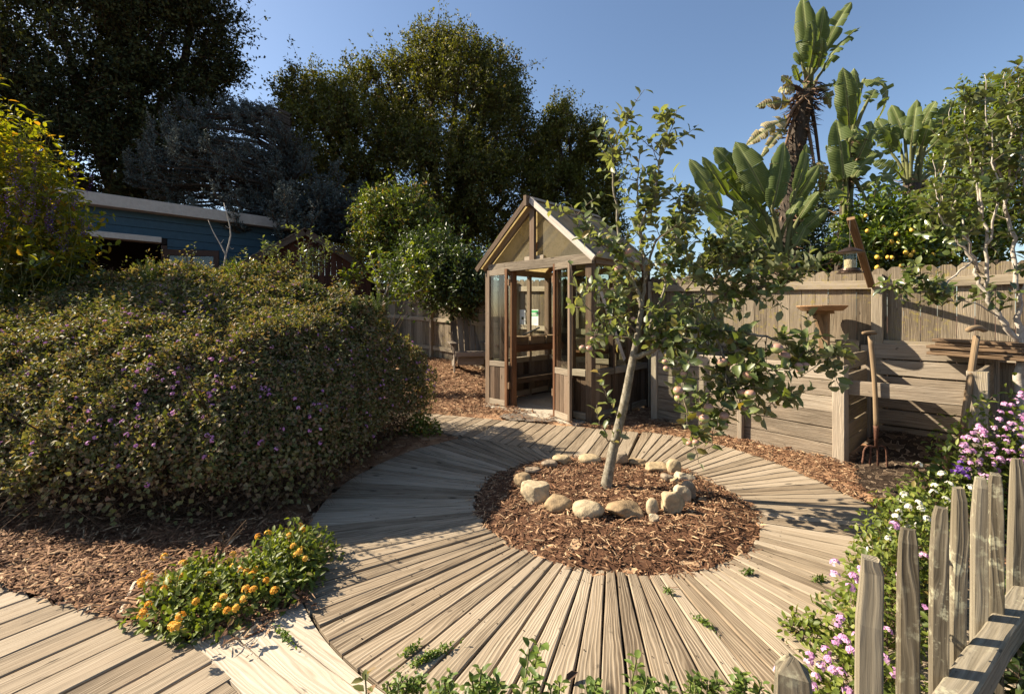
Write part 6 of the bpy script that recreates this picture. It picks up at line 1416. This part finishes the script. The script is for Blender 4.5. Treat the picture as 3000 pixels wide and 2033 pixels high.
weed(1440, 1990, 1.42, 0.10, 'pale low weeds under the tallest weed', 8, 0.03, n=12)
weed(2050, 1985, 1.5, 0.07, 'rounded low weed near the pointed picket', 8, 0.026, n=12)
weed(2190, 1985, 1.48, 0.08, 'loose weed beside the pointed picket', 6, 0.028, n=12)
weed(1940, 2005, 1.45, 0.06, 'small seedling between the upright weed and the rounded one', 3, 0.032, n=10)
weed(1610, 2010, 1.45, 0.06, 'little seedling right of the tallest weed', 3, 0.03, n=10)
weed(1745, 2010, 1.45, 0.06, 'little seedling left of the upright weed', 4, 0.03, n=10)
def mat_weed(u, v, L, ang, label, n=120):
    p = gnd(u, v); t = empty('creeping_weed', p, label=label, cat='weed', group='small weeds in the board gaps'); s_ = RNG.normal(0, .5, n); o_ = RNG.normal(0, .13, n)
    e = np.array((math.cos(ang), math.sin(ang), 0)); f = np.array((-e[1], e[0], 0)); P_ = p + e * (s_ * L)[:, None] + f * (o_ * L * 0.5)[:, None]; P_[:, 2] = RNG.uniform(0, 0.025, n)
    V, F, A = leaf_fine(P_, nrm(RNG.normal(0, 1, (n, 3)) + np.array((0, 0, .5))), nrm(RNG.normal(0, .5, (n, 3)) + np.array((0, 0, 1))), 0.014, 0.009); make('foliage', V, F, 'weed', t, var=A, kind='stuff')
mat_weed(1260, 1930, 0.10, 0.6, 'low creeping weed in a board gap at the lower left', 260)
mat_weed(1205, 1912, 0.05, 0.9, 'tiny creeping weed above the lower left patch', 80)
mat_weed(2063, 1832, 0.05, -1.0, 'tiny weed in a gap on the sunny right boards', 90)
mat_weed(2190, 1683, 0.04, 0.2, 'small dark weed on the boards below the bed', 90)
mat_weed(2400, 1703, 0.04, 0.1, 'small green weed near the right flowers', 80)
mat_weed(2405, 1855, 0.05, -0.8, 'little weed by the pink lantana', 80)
mat_weed(1957, 1738, 0.03, -0.8, 'seedling in a gap below the mulch bed', 50)
mat_weed(835, 1872, 0.07, -0.7, 'weed growing between two pale planks', 110)
mat_weed(2510, 1830, 0.05, -0.8, 'small tuft on the boards left of the first picket', 70)

# ---- pear tree at the right edge: pale upright stems, glossy leaves
prb = at(2985, 1150, 3.75); pear = empty('pear_tree', (prb[0], prb[1], 0), label='pear tree with pale upright stems and glossy leaves at the right edge', cat='tree')
fr = []; tw = MB()
PL = [([(2990, 1330, 3.75), (2985, 1100, 3.75), (2990, 960, 3.75), (2980, 850, 3.76)], .045, 0, 0),
      ([(2985, 1010, 3.75), (2930, 930, 3.76), (2880, 850, 3.78), (2850, 760, 3.8), (2820, 640, 3.8)], .024, 4, 4), ([(2860, 780, 3.8), (2800, 690, 3.82), (2795, 600, 3.82), (2800, 540, 3.82)], .013, 6, 5),
      ([(2885, 850, 3.78), (2890, 700, 3.7), (2870, 560, 3.7), (2880, 440, 3.7), (2882, 340, 3.7)], .014, 14, 9), ([(2880, 640, 3.7), (2850, 480, 3.72), (2830, 370, 3.72), (2825, 270, 3.72)], .009, 20, 6),
      ([(2850, 760, 3.8), (2770, 830, 3.75), (2700, 818, 3.72), (2660, 822, 3.7), (2640, 850, 3.7)], .008, 12, 7), ([(2930, 930, 3.76), (2860, 888, 3.7), (2790, 882, 3.66), (2745, 860, 3.66)], .006, 10, 6),
      ([(2980, 860, 3.76), (2965, 700, 3.8), (2940, 560, 3.82), (2900, 430, 3.82), (2885, 360, 3.82)], .018, 12, 8), ([(2945, 580, 3.82), (2990, 480, 3.8), (2985, 330, 3.8), (2980, 190, 3.8)], .012, 18, 8),
      ([(2950, 640, 3.8), (2960, 430, 3.75), (2955, 300, 3.75), (2945, 205, 3.75)], .009, 20, 7), ([(2985, 900, 3.75), (3020, 750, 3.7), (3010, 560, 3.7), (2995, 420, 3.7)], .014, 12, 9),
      ([(2870, 800, 3.78), (2830, 700, 3.65), (2760, 640, 3.6), (2740, 560, 3.6), (2735, 450, 3.6)], .009, 14, 9), ([(2890, 720, 3.7), (2920, 600, 3.6), (2915, 480, 3.6), (2890, 330, 3.6), (2885, 220, 3.6)], .009, 18, 8),
      ([(2800, 700, 3.82), (2760, 560, 3.9), (2770, 440, 3.9), (2790, 300, 3.9)], .007, 16, 8)]
for pts, r0, nl, nt_ in PL:
    p = curve(path_uv(pts), max(10, 4 * len(pts))); m = len(p); p[1:-1] += RNG.normal(0, 0.008, (m - 2, 3)); b = MB(); b.tube(p, np.linspace(r0, max(.002, r0 * .25), m), 8); b.build('branch' if r0 < 0.04 else 'trunk', 'whitebark', pear, smooth=True)
    if nl: fr.append(shoot_leaves(p, nl, 0.078, 0.046, t0=0.35))
    for k in range(int(nt_ * 1.6)):
        i = int(random.uniform(.25, .98) * (m - 1)); q = wander(p[i], unit(p[min(i + 1, m - 1)] - p[i - 1]) * .5 + rdirs(1)[0] * .9 + np.array((0, 0, .2)), random.uniform(.08, .24), 5, .3); tw.tube(q, 0.0025, 5, cap=False); fr.append(shoot_leaves(q, random.randint(6, 10), 0.078, 0.047, t0=0.15))
tw.build('twigs', 'twigbark', pear, smooth=True, kind='stuff'); leaf_parts(pear, cat_frames(fr), 220, 'pear')

# ---- giant bird-of-paradise plants beyond the fence
def paddle(parent, b, t, w, mat='bop', bow=0.06, roll=0.0, torn=0.25, fold=0.35, name='leaf', face=None):
    b = np.asarray(b, float); t = np.asarray(t, float); ax = t - b; L = np.linalg.norm(ax); d = ax / L
    n = np.array((-0.35, -1.0, 0.25)) if face is None else np.asarray(face, float); n = unit(n - d * n.dot(d)); s = np.cross(d, n)
    c, sn = math.cos(roll), math.sin(roll); s, n = s * c + n * sn, n * c - s * sn
    ns = 14; V = []; F = []; U = []
    mid = lambda f: b + ax * f - n * (bow * L * 4 * f * (1 - f)) * -1 - n * (bow * L * 1.6 * f ** 3)
    wd = lambda f: w * max(0.03, math.sin(math.pi * min(1, 0.04 + f * 0.96) ** 0.8) ** 0.55) * (1.0 if f < .9 else max(0.0, (1 - f) / .1) ** .6 * 0.97 + 0.03)
    for sd in (-1, 1):
        cuts = [0.0]
        while cuts[-1] < 1: cuts.append(min(1.0, cuts[-1] + (random.uniform(.05, .13) if random.random() < torn else random.uniform(.18, .42))))
        for c0, c1 in zip(cuts[:-1], cuts[1:]):
            lift = random.gauss(-0.08 * torn, 0.10 + 0.5 * torn) ; k = max(2, int((c1 - c0) * ns) + 1); base = len(V)
            drag = 0.03 * torn
            for f in np.linspace(c0, c1, k):
                m_ = mid(f); W_ = wd(f) * (1 + 0.07 * math.sin(f * 23 + sd * 2 + w * 900) - 0.22 * random.random() * torn)
                for h in (0, .34, .7, 1.0):
                    shr = drag * h * ((c1 + c0) / 2 - f)
                    a = fold + lift * h - 0.55 * h * h + 0.10 * h * math.sin(f * 31 + w * 700)
                    V.append(m_ + s * sd * W_ * h * math.cos(a * .6) + n * W_ * h * math.sin(a) + d * (0.12 * W_ * h + shr * L)); U.append((f * L, sd * h * W_))
            for i in range(k - 1):
                for h in range(3):
                    q = (base + i * 4 + h, base + (i + 1) * 4 + h, base + (i + 1) * 4 + h + 1, base + i * 4 + h + 1); F.append(q if sd > 0 else q[::-1])
    uv = [U[i] for f in F for i in f]
    o = make(name, V, F, mat, parent, uv=uv, var=np.full(len(V), random.random() * .0), smooth=True)
    rib = [mid(f) - n * 0.006 for f in np.linspace(0, .96, 8)]; r_ = MB(); r_.tube(rib, np.linspace(0.016, 0.004, 8), 6); r_.build('midrib', 'greenstem', o, smooth=True)
    return o
def paradise(label, base, d, crown, leaves, trunk_r=0.0, trunk=None, fib=0):
    t = empty('paradise_plant', base, label=label, cat='plant')
    if trunk is not None:
        tp = curve(trunk, 14); m = MB(); m.tube(tp, np.linspace(trunk_r, trunk_r * .8, len(tp)), 12); m.build('trunk', 'bark', t, smooth=True)
        if fib:
            k = RNG.integers(0, len(tp), fib); a = RNG.random(fib) * 2 * math.pi; R = np.stack((np.cos(a), np.sin(a), 0 * a), 1); P_ = tp[k] + R * trunk_r * .8 + np.array((0, 0, 1)) * RNG.normal(0, .1, (fib, 1))
            V, F, A = leaf_quads(P_, nrm(R * .7 + RNG.normal(0, .35, (fib, 3)) + np.array((0, 0, -.35))), R, RNG.uniform(.08, .24, fib), RNG.uniform(.008, .035, fib)); make('dead_fibre', V, F, 'fibre', t, var=A, kind='stuff')
    for lf in leaves:
        bu, bv, tu, tv, w = lf[:5]; dd = d + (lf[5] if len(lf) > 5 else 0); torn = min(1.0, random.choice((0.1, 0.2, 0.5)) + (lf[6] if len(lf) > 6 else .25)); mt = lf[7] if len(lf) > 7 else 'bop'; roll = lf[8] if len(lf) > 8 else random.uniform(-.5, .5); bow = lf[9] if len(lf) > 9 else .05
        b_, t_ = at(bu, bv, dd), at(tu, tv, dd + random.uniform(-.25, .1)); o = paddle(t, b_, t_, w * 0.9 / FPX * dd, mt, bow, roll, torn)
        c_ = np.asarray(crown, float) + np.array((random.gauss(0, .06), random.gauss(0, .05), 0)); ax = unit(t_ - b_); Lp = np.linalg.norm(b_ - c_)
        p = curve([c_, c_ + (b_ - c_) * .55 + np.array((0, 0, .12)) * Lp, b_ , b_ + ax * .05], 10); m = MB(); m.tube(p, np.linspace(.034, .013, len(p)), 7); m.build('leaf_stalk', 'greenstem' if mt == 'bop' else 'fibre', t, smooth=True)
    return t
cA = at(2288, 760, 6.3)
paradise('low broad-leaved paradise plant right above the bird table', at(2288, 900, 6.3), 6.3, cA, [
    (2250, 590, 2156, 412, 45, -.15, .0, 'bop', .15), (2262, 610, 2303, 408, 36, -.25, 0, 'bop', -.2), (2330, 560, 2372, 416, 22, -.1, .1), (2322, 600, 2402, 480, 26, .1, .1), (2165, 520, 2095, 430, 34, .1, 0),
    (2110, 610, 2022, 462, 32, .0, .15), (2130, 570, 2060, 460, 20, .15, .1), (2210, 590, 2150, 480, 28, .2, .2), (2190, 600, 2100, 500, 30, .25, .3), (2240, 640, 2180, 540, 34, .05, .3), (2235, 690, 2150, 590, 36, -.05, .3),
    (2262, 800, 2150, 668, 40, -.3, .1), (2200, 720, 2120, 640, 30, .1, .4), (2170, 690, 2060, 600, 34, .2, .3), (2345, 680, 2425, 610, 24, -.1, .2), (2330, 720, 2370, 640, 22, -.2, .2), (2310, 640, 2350, 570, 20, -.2, .3), (2225, 600, 2230, 470, 26, .35, .2),
    (2140, 690, 2030, 560, 30, .1, .3), (2150, 760, 2080, 700, 30, .2, .4), (2340, 640, 2395, 560, 24, .2, .3)])
tB = [at(2296, 900, 7.4), at(2312, 620, 7.4), at(2330, 460, 7.4), at(2350, 330, 7.4), at(2362, 270, 7.4)]
paradise('tallest paradise plant with shaggy brown trunk and withered skirts', at(2296, 960, 7.4), 7.4, at(2362, 285, 7.4), [
    (2370, 180, 2350, -15, 32, -.1, .0, 'bop', .3), (2385, 175, 2418, 12, 30, .0, .1, 'bop', -.2), (2412, 150, 2494, -5, 26, .1, .5, 'bop', .3), (2405, 215, 2515, 68, 26, .05, .95, 'bop', .9), (2372, 200, 2385, 60, 34, -.2, .1), (2350, 190, 2330, 150, 16, -.1, .2), (2395, 200, 2410, 110, 28, -.15, .3), (2342, 235, 2325, 190, 14, 0, .3),
    (2312, 300, 2232, 306, 26, -.1, .95, 'bopdead', .5, .18), (2305, 350, 2196, 412, 30, -.15, 1.0, 'bopdead', .2, .2), (2330, 262, 2285, 262, 22, 0, .9, 'bopdead', .3, .2), (2320, 250, 2290, 225, 18, 0, .9, 'bopdead'), (2300, 380, 2240, 440, 20, -.1, .9, 'bopdead', 0, .2), (2300, 430, 2262, 500, 24, -.1, .9, 'bopdead'), (2400, 260, 2440, 310, 20, 0, .9, 'bopdead', 0, .2), (2430, 250, 2470, 240, 18, 0, .9, 'bop'),
    (2400, 470, 2412, 560, 18, -.2, .95, 'bopdead', 0, .2), (2385, 480, 2375, 560, 16, -.2, .95, 'bopdead', 0, .2)], trunk_r=.15, trunk=tB, fib=900)
tC = [at(2455, 900, 6.7), at(2470, 720, 6.7), at(2482, 560, 6.7), at(2486, 420, 6.7)]
paradise('middle paradise plant with tall torn upright leaves', at(2455, 960, 6.7), 6.7, at(2484, 500, 6.7), [
    (2487, 370, 2472, 195, 34, 0, .2, 'bop', .2), (2500, 330, 2510, 195, 34, .1, .3, 'bop', -.3), (2540, 300, 2565, 258, 22, -.1, .1), (2530, 235, 2612, 325, 30, .2, 1.0, 'bop', .5, .25), (2472, 525, 2452, 345, 40, -.2, .3, 'bop', .2), (2510, 470, 2560, 350, 36, -.1, .4, 'bop', -.3), (2500, 520, 2555, 455, 24, -.2, .1, 'bop', .4), (2460, 440, 2420, 430, 20, 0, .3), (2455, 560, 2440, 500, 26, -.1, .4), (2535, 430, 2570, 380, 28, .1, .3),
    (2480, 580, 2430, 575, 34, -.15, .6, 'bop', .4, .12), (2540, 590, 2668, 530, 28, -.15, 1.0, 'bop', .6, .2), (2520, 560, 2640, 500, 26, .2, .8, 'bop', .2, .15), (2470, 640, 2430, 665, 20, -.1, .9, 'bop', 0, .2), (2480, 720, 2440, 720, 22, -.1, 1.0, 'bop', 0, .2), (2470, 760, 2425, 748, 20, .1, 1.0, 'bop', 0, .2), (2500, 480, 2590, 440, 30, .25, .5, 'bop', .3, .1), (2490, 410, 2530, 380, 30, -.2, .4)], trunk_r=.09, trunk=tC, fib=300)
cD = at(2672, 560, 8.2)
paradise('paradise plant with upright spear-shaped leaves, rightmost of the four', at(2672, 920, 8.2), 8.2, cD, [
    (2650, 405, 2612, 305, 26, 0, .1), (2669, 425, 2686, 288, 24, -.1, 0), (2705, 360, 2740, 296, 22, .1, .1), (2722, 395, 2790, 300, 24, 0, .4), (2612, 450, 2570, 345, 32, .1, .4), (2640, 440, 2590, 370, 28, .2, .3), (2700, 430, 2725, 350, 24, -.1, .2), (2730, 430, 2800, 360, 26, .1, .3), (2690, 450, 2700, 390, 24, .2, .1),
    (2640, 520, 2570, 470, 26, 0, .7, 'bop', .3, .15), (2720, 500, 2790, 450, 28, 0, .5), (2700, 570, 2770, 600, 26, -.2, .8, 'bop', .2, .2), (2730, 600, 2780, 680, 32, -.4, .1), (2640, 560, 2560, 590, 24, 0, .9, 'bop', .2, .2), (2880, 470, 2900, 380, 26, .6, .1), (2870, 540, 2910, 460, 30, .4, .1), (2890, 600, 2930, 520, 30, .5, .1)], trunk_r=.16, trunk=[at(2672, 900, 8.2), at(2672, 720, 8.2), at(2670, 540, 8.2)], fib=700)

# ---- small litter on the boards
b = MB(); p0, p1 = gnd(352, 1803), gnd(395, 1716); b.bar(p0 + (0, 0, .012), p1 + (0, 0, .02), 0.018, 0.006, side=(1, 0, 0.2), rings=4, wob=.002)
b.build('wood_splinter', 'pale', loc=(p0 + p1) / 2, label='pale splinter of wood lying on the edge of the near walkway', cat='stick')
c = gnd(1655, 2003); V, F, A = leaf_fine(c[None] + np.array((0, 0, .006)), np.array([(0.8, 0.5, 0.12)]), np.array([(0.1, -.2, 1.0)]), 0.06, 0.028, fold=0.5, droop=-0.1)
make('dead_leaf', V, F, 'fibre', loc=c, var=np.full(len(V), 0.6), smooth=True, label='curled brown leaf lying on the boards at the bottom edge', cat='leaf')
st_ = empty('seed_stalk', gnd(640, 1700), label='dry branched seed stalk rising behind the orange lantana', cat='plant')
for pts in ([(610, 1700), (640, 1630), (680, 1570), (722, 1522)], [(640, 1630), (655, 1590), (650, 1560)], [(670, 1585), (700, 1560), (715, 1545)], [(600, 1640), (592, 1660), (605, 1680)]):
    pp_ = curve([at(u, v_, 2.2) for u, v_ in pts], 8); b = MB(); b.tube(pp_, np.linspace(0.0035, 0.0018, len(pp_)), 5); b.build('stem', 'twig', st_)
    P_, D_, N_, L_, W_ = shoot_leaves(pp_, 14, 0.012, 0.007, t0=0.4); V, F, A = leaf_quads(P_, D_, N_, L_, W_); make('seed_heads', V, F, 'twig', st_, var=A, kind='stuff')
